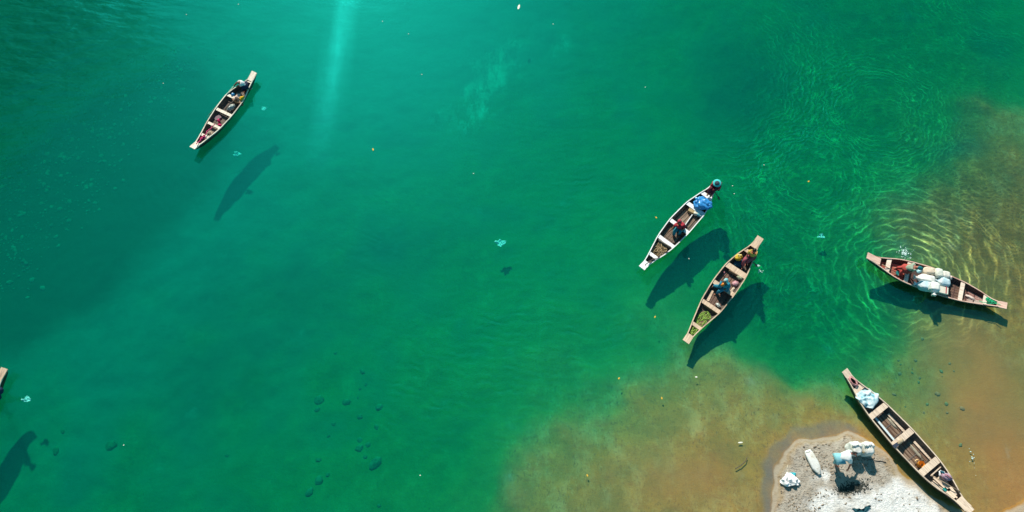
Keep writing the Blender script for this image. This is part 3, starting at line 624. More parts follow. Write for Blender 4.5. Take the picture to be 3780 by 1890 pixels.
    for h_, k_, a_ in ((hipL, 'knL', 'anL'), (hipR, 'knR', 'anR')):
        tp.append((h_, .108)); i = len(tp) - 1; te.append((0, i))
        if leglen <= .6: tp.append((h_.lerp(V(k_), leglen / .5), .085)); te.append((i, i + 1))
        else: tp += [(V(k_), .080), (V(k_).lerp(V(a_), (leglen - .5) / .5), .066)]; te += [(i, i + 1), (i + 1, i + 2)]
    obj('trousers' if leglen > .6 else 'shorts', skin_bm([(p, r_ * bulk) for p, r_ in tp], te), legs, o)
    if hair is not None:
        bm = bmesh.new()
        for v in blob(bm, Vector((0, -.012, .018)), .088, .100, .115, 0, 3, .08, 4, 3):
            if v.co.y > .03 and v.co.z < .055: v.co.y = .03; 
            if v.co.z < -.06: v.co.z = -.06
        for v in bm.verts: v.co = hd + up * .02 + q @ v.co
        obj('hair', bm, hair, o)
    if hat is not None: hat(o, hd + up * .02, q)
    return o
def brim_hat(m, r=.2, h=.10, crown=None, hole=None):
    def f(o, c, q):
        bm = bmesh.new(); prof = [(r, .035), (r * .97, .045), (r * .7, .06), (.11, .072), (.102, .075 + h * .6), (.08, .075 + h), (.0, .078 + h)]; rows = []
        for rr, z in prof:
            rows.append([bm.verts.new(c + q @ Vector((rr * math.cos(2 * math.pi * k / 20), rr * math.sin(2 * math.pi * k / 20), z))) for k in range(20)])
        for i, (a, b_) in enumerate(zip(rows, rows[1:])):
            for k in range(20):
                fc = bm.faces.new((a[k], a[(k + 1) % 20], b_[(k + 1) % 20], b_[k])); fc.material_index = 1 if i >= 3 else 0
        obj('hat', bm, [m, crown or m], o)
    return f
def cap(m, peak=True):
    def f(o, c, q):
        bm = bmesh.new()
        for v in blob(bm, Vector((0, 0, .025)), .090, .106, .105, 0, 3):
            if v.co.z < .02: v.co.z = .02
        if peak: box(bm, (0, .135, .035), (.065, 0, 0), (0, .055, -.008), (0, 0, .006))
        for v in bm.verts: v.co = c + q @ v.co
        obj('cap', bm, m, o)
    return f
def scarf(m):
    def f(o, c, q):
        bm = bmesh.new()
        for v in blob(bm, Vector((0, -.015, .02)), .096, .106, .122, 0, 3, .12, 5, 9):
            if v.co.y > .05 and v.co.z < .06: v.co.y = .05
        blob(bm, Vector((.03, -.10, -.03)), .05, .04, .06, 0, 2, .3, 4, 2)
        for v in bm.verts: v.co = c + q @ v.co
        obj('headscarf', bm, m, o)
    return f
TEAL = cloth('teal_cloth', (.02, .21, .27)); WCL = cloth('white_cloth', (.80, .80, .78)); RED = cloth('red_cloth', (.42, .03, .05)); YEL = cloth('mustard_cloth', (.62, .42, .10))
PINK = cloth('rose_trousers', (.34, .075, .10)); NAVY = cloth('navy_cloth', (.02, .03, .075)); BLK = cloth('black_cloth', (.018, .018, .02)); SAGE = cloth('sage_cloth', (.30, .36, .27)); MAR = cloth('maroon_cloth', (.16, .02, .035))
TURQ = cloth('turquoise_hat', (.06, .55, .55)); AQUA = cloth('aqua_shorts', (.25, .55, .62)); DTEAL = cloth('dark_teal_cap', (.01, .16, .17)); DENIM = cloth('denim_blue', (.03, .14, .24))

z1 = Zoom(830, 280, 9.9)
person('person in a white shirt bending over the side at the stern of the slim boat', dict(pelvis=z1(730,375,0.48), chest=z1(590,255,0.70), neck=z1(510,250,0.78), head=z1(450,275,0.76), shL=z1(560,205,0.72), elL=z1(430,255,0.50), haL=z1(345,350,0.30),
    shR=z1(585,320,0.68), elR=z1(510,350,0.45), haR=z1(440,385,0.25), knL=z1(735,430,0.18), anL=z1(740,540,0.12), knR=z1(790,440,0.18), anR=z1(810,545,0.12)), (-.75,-.45,-.45), WCL, NAVY, HAIR, toe=(-.4,-.9,0))
z2 = Zoom(2320, 620, 3.22)
person('person in maroon under a round turquoise hat squatting on the tip of the white boat', dict(pelvis=z2(1052,212,0.58), chest=z2(1052,192,0.83), neck=z2(1050,186,1.00), head=z2(1052,182,1.11), shL=z2(1085,205,0.93), elL=z2(1080,245,0.76), haL=z2(1032,272,0.63),
    shR=z2(1012,185,0.93), elR=z2(985,215,0.78), haR=z2(992,238,0.63), knL=z2(1018,255,0.80), anL=z2(985,315,0.48), knR=z2(975,240,0.80), anR=z2(950,300,0.48)), (-.5,-.8,-.2), RED, MAR, None, brim_hat(TURQ, .19, .06, cloth('dark_hat_top', (.05, .07, .09))), sleeve=1.4, skin=SKIN, toe=(-.5,-.8,0))
person('passenger in a red top and headscarf on the middle thwart of the white boat', dict(pelvis=z2(618,705,0.38), chest=z2(608,682,0.64), neck=z2(606,668,0.82), head=z2(606,650,0.94), shL=z2(658,680,0.76), elL=z2(668,718,0.58), haL=z2(618,748,0.48),
    shR=z2(560,670,0.76), elR=z2(535,705,0.62), haR=z2(492,748,0.50), knL=z2(612,752,0.48), anL=z2(595,795,0.12), knR=z2(550,750,0.48), anR=z2(535,800,0.12)), (-.25,-.95,-.1), RED, TEAL, HAIR, scarf(cloth('red_scarf', (.45, .05, .08))), sleeve=.9, toe=(-.3,-1,0))
z3 = Zoom(2650, 880, 7.155)
person('paddler in a mustard shirt and rose trousers at the end of the tan boat', dict(pelvis=z3(905,445,0.45), chest=z3(920,390,0.72), neck=z3(945,360,0.90), head=z3(960,335,1.02), shL=z3(1015,390,0.83), elL=z3(990,460,0.62), haL=z3(880,540,0.52),
    shR=z3(835,345,0.83), elR=z3(790,415,0.68), haR=z3(745,500,0.58), knL=z3(805,600,0.52), anL=z3(745,655,0.12), knR=z3(700,570,0.56), anR=z3(650,745,0.12)), (-.45,-.85,-.25), YEL, PINK, HAIR, sleeve=.95, skin=SKINR, toe=(-.4,-1,0), leglen=.95)
zc = ZC
person('passenger in teal clothes and an orange scarf on the middle thwart of the tan boat', dict(pelvis=zc(545,618,0.38), chest=zc(550,590,0.64), neck=zc(552,574,0.82), head=zc(556,558,0.95), shL=zc(590,588,0.76), elL=zc(588,625,0.58), haL=zc(545,640,0.52),
    shR=zc(512,575,0.76), elR=zc(490,605,0.58), haR=zc(505,625,0.52), knL=zc(500,650,0.52), anL=zc(462,680,0.14), knR=zc(478,608,0.52), anR=zc(432,602,0.22)), (-.6,-.75,-.2), cloth('teal_jacket', (.02, .26, .36)), cloth('blue_trousers', (.02, .20, .30)), HAIR,
    scarf(cloth('pale_teal_hood', (.10, .50, .55), (.75, .80, .75))), sleeve=1.7, toe=(-.8,-.5,0))
bm = bmesh.new(); blob(bm, zc(527,592,.78), .10, .07, .12, .6, 2, .3, 4, 4); o = obj('scarf', bm, cloth('orange_scarf', (.75, .22, .03)), [x for x in bpy.data.objects if x.name.startswith('person')][-1])
z4 = Zoom(3300, 950, 8.59)
person('person in a sage shirt and teal cap leaning over the sacks in the loaded boat', dict(pelvis=z4(385,365,.50), chest=z4(560,315,.74), neck=z4(680,310,.84), head=z4(775,330,.88), shL=z4(640,255,.80), elL=z4(590,200,.62), haL=z4(530,235,.52),
    shR=z4(640,390,.78), elR=z4(560,455,.62), haR=z4(490,490,.52), knL=z4(240,330,.42), anL=z4(90,330,.16), knR=z4(270,430,.42), anR=z4(190,560,.16)), (.95,-.1,-.35), SAGE, REDW and cloth('red_sarong', (.45, .07, .06)), None, cap(DTEAL), sleeve=.8, skin=SKINR, toe=(-1,-.2,0))
z5 = Zoom(3060, 1600, 6.44)
gb = ground(z5(200, 700))
person('person in a white shirt and pale shorts bending down on the sandbank', dict(pelvis=z5(245,600,0.69+gb), chest=z5(410,525,0.86+gb), neck=z5(510,490,0.90+gb), head=z5(590,470,0.88+gb), shL=z5(480,440,0.86+gb), elL=z5(570,490,0.68+gb), haL=z5(640,520,0.50+gb),
    shR=z5(490,610,0.84+gb), elR=z5(515,730,0.58+gb), haR=z5(455,850,0.29+gb), knL=z5(160,560,0.38+gb), anL=z5(130,600,0.09+gb), knR=z5(190,700,0.38+gb), anR=z5(165,760,0.09+gb)), (.85,-.25,-.45), WCL, AQUA, HAIR, sleeve=.8, leglen=.5, skin=SKINR, toe=(.8,-.4,0), bulk=1.3)
person('person under a dark blue hat in the boat at the left edge', dict(pelvis=W(-22,1452,0.12), chest=W(-18,1448,0.39), neck=W(-12,1446,0.55), head=W(-6,1444,0.67), shL=W(-4,1458,0.49), elL=W(0,1470,0.32), haL=W(-12,1480,0.17),
    shR=W(-32,1440,0.49), elR=W(-42,1452,0.32), haR=W(-40,1470,0.17), knL=W(-30,1486,0.12), anL=W(-38,1500,0.12), knR=W(-40,1478,0.12), anR=W(-50,1492,0.12)), (-.4,-.9,-.1), NAVY, BLK, None, brim_hat(NAVY, .17, .09), sleeve=1.4)
# ------------------------------------------------------------------ cargo, tools and gear
def thing(name, bm, m, label, cat, group=None, kind=None, origin=None, smooth=True):
    return tag(obj(name, bm, m, smooth=smooth, origin=origin), label, cat, group, kind)
def sack(c, ln, wd, ht, yaw, m, label, knot=None, seed=1, group=None, name='sack', tie=None, pitch=0, lump=.22):
    """plump woven sack lying along yaw, a gathered neck at one end"""
    c = Vector(c); bm = bmesh.new()
    for v in blob(bm, (0, 0, 0), 1, 1, 1, 0, 4, 0, 1, seed, 0, .62):
        p = v.co.copy(); n = 1 + lump * .5 * mnoise.noise(p * 1.6 + Vector((seed * 5.1, 0, seed))) + lump * .28 * mnoise.noise(p * 4.2 + Vector((0, seed * 3.7, 0)))
        v.co = Vector((p.x * ln / 2 * (1 + .1 * (n - 1)), p.y * wd / 2 * n, p.z * ht / 2 * n))
        if knot and p.x * knot > .55: t = (p.x * knot - .55) / .45; v.co.y *= 1 - .5 * t; v.co.z *= 1 - .5 * t
    rot = Matrix.Rotation(yaw, 3, 'Z') @ Matrix.Rotation(pitch, 3, 'Y')
    for v in bm.verts: v.co = c + rot @ v.co
    o = thing(name, bm, m, label, 'sack', group)
    if knot:
        bm = bmesh.new(); k = Vector((knot * ln * .5, 0, 0)); n = 14
        rings = []
        for i, (dx, rr) in enumerate(((-.03, .07), (.02, .045), (.05, .05), (.10, .085), (.13, .10))):
            ring = []
            for a in range(n):
                q = rr * (1 + .35 * math.sin(a * 2 * math.pi / n * 4 + i + seed)); ring.append(bm.verts.new(c + rot @ (k + Vector((knot * dx, q * math.cos(2 * math.pi * a / n), q * math.sin(2 * math.pi * a / n))))))
            rings.append(ring)
        for a_, b_ in zip(rings, rings[1:]):
            for q in range(n): bm.faces.new((a_[q], a_[(q + 1) % n], b_[(q + 1) % n], b_[q]))
        bm.faces.new(rings[-1]); bm.faces.new(rings[0][::-1])
        obj('sack_neck', bm, tie or m, o)
    return o
def crumple(poly, amp, seed, rings=9, thick=.012, nf=6.0, dome=.0):
    """crumpled sheet whose outline is the list of place points"""
    bm = bmesh.new(); poly = [Vector(p) for p in poly]
    ctr = sum(poly, Vector()) / len(poly); dense = []
    for a, b in zip(poly, poly[1:] + poly[:1]):
        for k in range(4): dense.append(a.lerp(b, k / 4))
    n = len(dense); lay = []
    for i in range(1, rings + 1):
        f = i / rings; row = []
        for p in dense:
            q = ctr.lerp(p, f); t = mnoise.noise(Vector((q.x, q.y, seed)) * nf) + .6 * mnoise.noise(Vector((q.y, q.x, seed)) * nf * 2.3)
            z = amp * (abs(t) * 1.3) + dome * (1 - f * f)
            row.append(bm.verts.new(q + Vector((.35 * amp * mnoise.noise(q * nf * 2), .35 * amp * mnoise.noise(q * nf * 2 + Vector((9, 0, 0))), z + .006))))
        lay.append(row)
    c0 = bm.verts.new(ctr + Vector((0, 0, amp * .5 + dome)))
    for k in range(n): bm.faces.new((c0, lay[0][k], lay[0][(k + 1) % n]))
    for a, b in zip(lay, lay[1:]):
        for k in range(n): bm.faces.new((a[k], b[k], b[(k + 1) % n], a[(k + 1) % n]))
    bmesh.ops.recalc_face_normals(bm, faces=bm.faces)
    r = bmesh.ops.extrude_face_region(bm, geom=list(bm.faces)); vs = [g for g in r['geom'] if isinstance(g, bmesh.types.BMVert)]
    bmesh.ops.translate(bm, verts=vs, vec=(0, 0, -thick))
    return bm
def tangle(c, rx, ry, rz, yaw, n, rad, seed, mi=0, bm=None):
    """a loose heap of rope or net: wandering cords inside an ellipsoid"""
    rnd = random.Random(seed); bm = bm or bmesh.new(); c = Vector(c); rot = Matrix.Rotation(yaw, 3, 'Z')
    for k in range(n):
        a = rnd.uniform(0, 6.28); r0 = rnd.uniform(.05, .95) ** .6; p = Vector((math.cos(a) * r0, math.sin(a) * r0, rnd.uniform(.1, .9) * (1 - r0 * .7))); d = rnd.uniform(0, 6.28); pts = []
        for i in range(9):
            pts.append(c + rot @ Vector((p.x * rx, p.y * ry, p.z * rz)))
            d += rnd.uniform(-1.3, 1.3); p = p + Vector((math.cos(d), math.sin(d), rnd.uniform(-.5, .5))) * .24
            l = math.hypot(p.x, p.y)
            if l > 1: p.x /= l; p.y /= l; d += 2
            p.z = min(max(p.z, .05), 1.05 - .7 * min(1, l))
        tube(bm, pts, rad, 5, mi)
    return bm
def coil(c, r, rad, turns, seed, sx=1, sy=1, yaw=0, tail=None):
    rnd = random.Random(seed); bm = bmesh.new(); c = Vector(c); pts = []; rot = Matrix.Rotation(yaw, 3, 'Z')
    for i in range(turns * 14):
        a = i / 14 * 2 * math.pi; q = r * (1 - .35 * rnd.random() * .5 - .3 * (i / (turns * 14)))
        pts.append(c + rot @ Vector((q * math.cos(a) * sx, q * math.sin(a) * sy, rad + .5 * rad * (i // 14))))
    if tail: pts += [Vector(t) for t in tail]
    tube(bm, pts, rad, 6); return bm
def cord(pts, rad=.012, wob=.0, seed=0, sub=5):
    rnd = random.Random(seed); bm = bmesh.new(); pts = [Vector(p) for p in pts]; out = []
    for a, b in zip(pts, pts[1:]):
        for k in range(sub):
            q = a.lerp(b, k / sub); out.append(q + Vector((rnd.uniform(-wob, wob), rnd.uniform(-wob, wob), 0)))
    tube(bm, out + [pts[-1]], rad, 6); return bm
def paddle(a, b, label, m, blade_at=1, blen=.42, bw=.07, bm_=None, rad=.017, group='paddles and poles'):
    a, b = Vector(a), Vector(b); o = empty('paddle', (a + b) / 2); tag(o, label, 'paddle', group)
    d = (b - a).normalized(); bm = bmesh.new(); tube(bm, [a, a.lerp(b, .5) + Vector((0, 0, .008)), b], [rad, rad * .95, rad * .9], 8); obj('shaft', bm, m, o)
    if blen:
        bm = bmesh.new(); s = d.cross(Vector((0, 0, 1))).normalized(); n = s.cross(d); e = b if blade_at else a; dd = d if blade_at else -d; prof = [(0, .02), (.12, bw * .7), (.35, bw), (.8, bw), (1, bw * .55)]; rows = []
        for t, q in prof:
            p = e + dd * (t * blen); rows.append([p - s * q - n * .008, p + s * q - n * .008, p + s * q + n * .008, p - s * q + n * .008])
        sweep(bm, rows); obj('blade', bm, bm_ or m, o, smooth=False)
    return o
PLA = lambda n, c, r=.35: mat(n, c, r, .08, 5, (1, 1, 1), .05, spec=.5)
OLDW = wood('bare_paddle_wood', (.42, .29, .19)); DWD = wood('dark_pole_wood', (.10, .075, .06))
WSACK = mat('white_woven_sack', (.78, .77, .72), .6, .1, 7, (1, 1, 1), .35, None, (.56, .51, .42), .28)
BSACK = mat('shade_blue_white_sack', (.36, .58, .66), .55, .1, 4, (1, 1, 1), .3, (.80, .80, .78)); TSACK = mat('beige_sack', (.66, .50, .36), .7, .1, 6, (1, 1, 1), .4, (.74, .62, .48)); GSACK = mat('grey_green_sack', (.60, .62, .52), .7, .1, 6, (1, 1, 1), .4, (.74, .74, .64))  # blue sack: shade of its white sides put into the colour

# --- slim boat A
A_ = boatA
paddle(z1(0, 1240, .30), z1(430, 800, .42), 'dark forked pole lying lengthwise over the thwarts of the slim boat', DWD, blen=0, rad=.022)
thing('rope_loop', coil(z1(425, 825, .43), .085, .016, 2, 3), DWD, 'dark rope loop on the rear thwart of the slim boat', 'rope')
thing('cloth', crumple([z1(270, 830, .40), z1(470, 655, .40), z1(590, 660, .36), z1(560, 780, .38), z1(380, 880, .40)], .05, 4), cloth('pale_pink_cloth', (.68, .50, .42)), 'pale pink cloth draped over the rear thwart of the slim boat', 'cloth')
bm = bmesh.new(); blob(bm, z1(620, 820, .34), .13, .09, .11, .9, 3, .5, 3, 5); thing('bag', bm, cloth('amber_bag', (.75, .38, .02), (.85, .55, .05)), 'amber yellow bag beside the rear thwart of the slim boat', 'bag')
bm = bmesh.new(); tube(bm, [z1(295, 690, .2), z1(295, 690, .22), z1(295, 690, .34)], [.07, .085, .095], 16); thing('bowl', bm, PLA('blue_bowl', (.03, .25, .5)), 'small blue bowl by the rear thwart of the slim boat', 'bowl')
bm = bmesh.new(); blob(bm, z1(230, 1160, .16), .24, .15, .12, .7, 3, .5, 3, 6); thing('plastic_bag', bm, PLA('cloudy_plastic', (.38, .42, .38), .2), 'cloudy plastic bag on the planks of the slim boat', 'bag')
thing('board', (lambda bm: (box(bm, ZA(528, 690, .13), (.13, .09, 0), (-.06, .09, 0), (0, 0, .02)), bm)[1])(bmesh.new()), wood('mauve_board', (.20, .13, .15)), 'small mauve board on the floor of the slim boat', 'board', smooth=False)
PROPE = mat('pink_rope', (.62, .04, .16), .6, .2, 20); DPINK = mat('deep_pink_cloth', (.55, .02, .12), .7, .2, 9)
thing('rope', cord([ZA(490, 770, .40), ZA(440, 815, .36), ZA(390, 870, .40), ZA(350, 925, .40), ZA(310, 965, .42), ZA(275, 1005, .52)], .022, .035, 5), PROPE, 'pink rope stretched along the bow of the slim boat', 'rope')
thing('rope_heap', tangle(ZA(350, 935, .34), .16, .10, .12, .9, 14, .012, 8), PROPE, 'pink rope heap in the bow of the slim boat', 'rope')
for (x, y, s) in ((540, 725, 1), (553, 780, 2)):
    bm = bmesh.new(); blob(bm, ZA(x, y, .20), .10, .06, .08, .8 + s, 3, .6, 4, s); thing('cloth_bundle', bm, DPINK, ('crimson cloth bundle next to the mauve board' if s == 1 else 'crimson cloth bundle by the forward thwart, near the rail of the slim boat'), 'cloth', 'crimson cloth bundles')
thing('rope_coil', coil(ZA(425, 890, .17), .17, .014, 4, 12, 1.2, .8, .8), mat('straw_rope', (.50, .40, .27), .8, .2, 20), 'straw coloured rope coil on the bow floor of the slim boat', 'rope')
paddle(z1(325, 370, .44), ZA(395, 690, -.05), 'thin pale bamboo pole held over the side of the slim boat', mat('bamboo', (.45, .62, .45), .5), blen=0, rad=.014)
paddle(z1(800, 500, .50), z1(880, 488, .30), 'short paddle held out at the stern of the slim boat', OLDW, blen=.32, bw=.09)
bm = bmesh.new(); box(bm, z1(480, 960, .22), (.24, -.13, 0), (.025, .045, 0), (0, 0, .10)); thing('crate', bm, wood('old_crate_wood', (.42, .27, .14), (.20, .06, .05), .4), 'low wooden crate under the rear thwart of the slim boat', 'crate', smooth=False)

# --- white boat B
bm = bmesh.new()
for v in blob(bm, z2(885, 425, .42), .40, .30, .22, -.25, 4, .42, 2.2, 3): pass
for v in bm.verts: v.co += Vector((0, 0, .05 * abs(mnoise.noise(v.co * 8)) + .02 * mnoise.noise(v.co * 17)))
bb = thing('bag', bm, mat('blue_plastic', (.025, .20, .55), .28, .2, 8, (1, 1, 1), .5, (.06, .34, .72), spec=.6), 'big blue plastic bag behind the paddler in the white boat', 'bag')
bm = bmesh.new(); blob(bm, z2(962, 440, .50), .10, .06, .06, .2, 3, .4, 5, 8); obj('bag_knot', bm, MATS['blue_plastic'], bb)
thing('bottle', (lambda bm: (tube(bm, [z2(800, 360, .2), z2(806, 358, .34), z2(808, 357, .38), z2(809, 356, .42)], [.055, .055, .03, .025], 12), bm)[1])(bmesh.new()), PLA('white_plastic', (.78, .82, .85)), 'small white bottle beside the big blue bag', 'bottle')
bm = bmesh.new(); blob(bm, z2(845, 355, .22), .10, .07, .08, .4, 3, .4, 4, 12); thing('pouch', bm, PLA('sky_pouch', (.15, .40, .60)), 'sky blue pouch next to the white bottle', 'pouch')
bm = bmesh.new(); blob(bm, z2(812, 390, .22), .05, .05, .05, 0, 2, .3, 4, 13); thing('pouch', bm, RED, 'tiny red pouch next to the big blue bag', 'pouch')
bm = bmesh.new(); box(bm, z2(752, 515, .20), (.14, -.09, 0), (.05, .08, 0), (0, 0, .08)); thing('crate', bm, wood('ochre_crate', (.40, .29, .14)), 'ochre crate tucked by the rear thwart of the white boat', 'crate', smooth=False)
for i, (x, y, c_, l_) in enumerate(((800, 545, (.72, .68, .55), 'cream parcel between the ochre crate and a teal parcel'), (835, 560, (.10, .33, .38), 'teal parcel beside the cream parcel in the white boat'), (868, 572, (.55, .66, .66), 'pale blue parcel by the rail of the white boat'))):
    bm = bmesh.new(); blob(bm, z2(x, y, .22), .11, .085, .09, -.5, 3, .2, 3, i, 0, .6); thing('parcel', bm, cloth('parcel_%d' % i, c_), l_, 'parcel', 'parcels in the white boat')
thing('net_heap', tangle(z2(365, 975, .10), .44, .30, .20, .85, 60, .012, 21), mat('tan_net_rope', (.42, .31, .17), .85, .25, 20), 'tan heap of netting in the bow of the white boat', 'net')
thing('rope', cord([z2(470, 1000, .37), z2(400, 1010, .36), z2(350, 1070, .40), z2(275, 1090, .44), z2(215, 1140, .56), z2(195, 1155, .58)], .018, .02, 6), DWD, 'dark rope leading from the tan netting to the bow of the white boat', 'rope')
paddle(z2(990, 232, .66), z2(1062, 340, .12), 'dark paddle in the hands of the person with the turquoise hat', DWD, blen=.22, bw=.055)
bm = bmesh.new(); rows = []; 
box(bm, z2(690, 655, .16), (.30, .42, 0), (.014, -.010, 0), (0, 0, .06)); thing('plank', bm, WHITE, 'loose white plank along the floor of the white boat', 'plank', smooth=False)
bm = bmesh.new(); box(bm, z2(430, 905, .22), (.27, -.19, 0), (.008, .012, 0), (0, 0, .09)); thing('plank', bm, wood('grey_board', (.36, .32, .27)), 'upright grey board under the forward thwart of the white boat', 'plank', smooth=False)

# --- tan boat C
bm = bmesh.new(); blob(bm, z3(540, 505, .30), .17, .15, .14, .3, 4, .2, 3, 5)
yb = thing('bag', bm, cloth('golden_bag', (.60, .38, .03), (.72, .50, .06)), 'round golden bag near the feet of the mustard shirted paddler', 'bag')
bm = bmesh.new(); tangle(z3(560, 460, .43), .12, .06, .04, .4, 5, .018, 4, 0, bm); obj('bag_strap', bm, cloth('straw_yellow', (.80, .66, .25)), yb)
bm = bmesh.new(); box(bm, z3(545, 640, .10), (.16, -.09, 0), (.10, .18, 0), (0, 0, .04)); thing('tarpaulin', bm, cloth('dark_blue_tarp', (.02, .09, .14)), 'folded dark blue tarpaulin in front of the golden bag', 'tarpaulin')
paddle(z3(760, 490, .72), z3(985, 685, .12), 'dark paddle held by the mustard shirted paddler', DWD, blen=.22, bw=.055)
bm = bmesh.new(); box(bm, ZC(628, 470, .22), (.17, -.11, 0), (.008, .012, 0), (0, 0, .10)); thing('board', bm, wood('brown_board', (.30, .20, .12)), 'upright brown board under the rear thwart of the tan boat', 'board', smooth=False)
bm = bmesh.new(); blob(bm, ZC(700, 520, .22), .15, .08, .09, -.55, 3, .3, 3, 7); thing('bundle', bm, cloth('olive_bundle', (.42, .42, .26)), 'olive bundle beside the upright brown board', 'bundle')
bm = bmesh.new(); blob(bm, ZC(655, 580, .18), .15, .12, .09, .5, 3, .4, 3, 15); thing('bag', bm, mat('flowery_bag', (.55, .48, .42), .5, .2, 22, (1, 1, 1), .3, (.50, .06, .16)), 'pale bag with a pink pattern by the teal passenger', 'bag')
bm = bmesh.new(); blob(bm, ZC(632, 640, .14), .15, .06, .05, .9, 3, .4, 3, 17); thing('cloth_bundle', bm, cloth('beige_rag', (.55, .44, .33)), 'beige rag behind the middle thwart of the tan boat', 'cloth')
NETG = mat('green_net', (.20, .36, .05), .8, .3, 18, (1, 1, 1), .2, (.32, .47, .10))
thing('net_heap', tangle(ZC(315, 960, .10), .48, .27, .11, .85, 34, .013, 31), NETG, 'large lime green net heap in the bow of the tan boat', 'net')
thing('net_heap', tangle(ZC(232, 1065, .24), .26, .13, .14, .85, 26, .012, 32), NETG, 'small lime green net bunch at the bow tip of the tan boat', 'net')
bm = bmesh.new(); box(bm, ZC(395, 705, .13), (.13, .24, 0), (.05, -.03, 0), (0, 0, .015)); thing('plank', bm, TAN, 'loose tan plank on the floor of the tan boat', 'plank', smooth=False)
bm = bmesh.new(); box(bm, ZC(400, 845, .20), (.25, -.19, 0), (.008, .012, 0), (0, 0, .09)); thing('board', bm, wood('brown_board', (.30, .20, .12)), 'upright brown board under the forward thwart of the tan boat', 'board', smooth=False)
bm = bmesh.new(); blob(bm, ZC(480, 805, .16), .13, .08, .07, 2.2, 3, .5, 3, 19); thing('plastic_bag', bm, PLA('cloudy_plastic', (.38, .42, .38), .2), 'cloudy plastic bag by the forward thwart of the tan boat', 'bag')
bm = bmesh.new(); tube(bm, [ZC(538, 500, .08), ZC(541, 475, .45), ZC(543, 462, .62)], [.018, .016, .03], 8); thing('stick', bm, mat('pink_stick', (.50, .18, .22)), 'short pink stick beside the teal passenger', 'stick')

# --- loaded boat D
yD = boatD.rz
def dsack(x0, y0, x1, y1, z, wd, ht, m, label, knot, seed):
    a, b = z4(x0, y0, z), z4(x1, y1, z); d = b - a
    return sack((a + b) / 2, d.length, wd, ht, math.atan2(d.y, d.x), m, label, knot, seed, 'sacks in the loaded boat')
dsack(880, 430, 1290, 470, .36, .36, .36, TSACK, 'beige sack at the head of the far row in the loaded boat', -1, 1)
dsack(1260, 500, 1530, 530, .40, .44, .36, GSACK, 'grey green sack between the beige sack and the ribbed cream sack', -1, 2)
dsack(1490, 550, 1760, 585, .36, .34, .32, mat('ribbed_cream_sack', (.70, .66, .58), .7, .1, 9), 'ribbed cream sack ending the far row in the loaded boat', None, 3)
dsack(720, 640, 1300, 740, .34, .38, .36, WSACK, 'long white sack in the middle of the loaded boat', -1, 4)
dsack(1350, 740, 1760, 850, .34, .40, .38, BSACK, 'white sack with bluish shade in its colour at the bow end of the middle row', -1, 5)
dsack(720, 850, 1240, 980, .36, .40, .40, BSACK, 'white sack with bluish shade in its colour nearest the rail of the loaded boat', -1, 6)
sack(z4(1275, 960, .62), .50, .42, .36, 1.3, WSACK, 'white sack lying on top of the pile across the loaded boat', -1, 8, 'sacks in the loaded boat')
bm = bmesh.new(); box(bm, z4(1480, 1060, .30), (.24, -.07, 0), (.045, .15, 0), (0, 0, .14)); bx = thing('carton', bm, mat('printed_carton', (.70, .66, .56), .7, .15, 5, (1, 1, 1), .1, (.62, .56, .44)), 'pale carton with a red edge near the white top sack', 'carton', smooth=False)
bm = bmesh.new(); box(bm, z4(1605, 1075, .31), (.018, -.005, 0), (.047, .152, 0), (0, 0, .142)); obj('carton_edge', bm, RED, bx, smooth=False)
bm = bmesh.new(); box(bm, z4(1405, 1000, .452), (.022, -.006, 0), (.03, .10, 0), (0, 0, .006)); obj('carton_tape', bm, TSACK, bx, smooth=False)
bm = bmesh.new(); blob(bm, z4(1250, 1150, .42), .10, .08, .08, .5, 3, .6, 4, 23); thing('plastic_bag', bm, PLA('pale_blue_plastic', (.55, .75, .80), .25), 'pale blue knotted bag hanging by the rail of the loaded boat', 'bag')
bm = bmesh.new(); blob(bm, z4(800, 430, .40), .13, .09, .09, .7, 3, .6, 4, 25); thing('plastic_bag', bm, PLA('aqua_plastic', (.35, .62, .66), .25), 'aqua crumpled bag under the cap of the leaning person', 'bag')
bm = bmesh.new(); blob(bm, z4(1785, 650, .32), .10, .08, .07, .7, 3, .6, 4, 27); thing('plastic_bag', bm, PLA('rose_plastic', (.72, .55, .48), .3), 'rosy crumpled bag at the end of the sack pile', 'bag')
paddle(ZD(390, 390, .46), ZD(590, 500, .22), 'paddle with a round green blade lying in the red stern', OLDW, blen=.26, bw=.10, bm_=PLA('green_blade', (.02, .26, .24)))
GRN = mat('emerald_net', (.015, .40, .16), .7, .3, 18, (1, 1, 1), .2, (.05, .55, .28))
thing('net_heap', tangle(ZD(2000, 930, .30), .24, .12, .16, yD, 34, .013, 41), GRN, 'emerald green net heap in the bow of the loaded boat', 'net')
thing('rope', cord([ZD(2150, 985, .60), ZD(2080, 965, .52), ZD(1990, 965, .47), ZD(1900, 950, .44), ZD(1830, 930, .3)], .016, .02, 7), GRN, 'emerald rope trailing from the net over the foremost thwart', 'rope')
bm = bmesh.new(); blob(bm, ZD(1700, 880, .12), .22, .07, .05, yD - .2, 3, .5, 3, 29); thing('cloth_bundle', bm, cloth('whitish_rag', (.66, .55, .48)), 'whitish rag on the faded planks of the loaded boat', 'cloth')

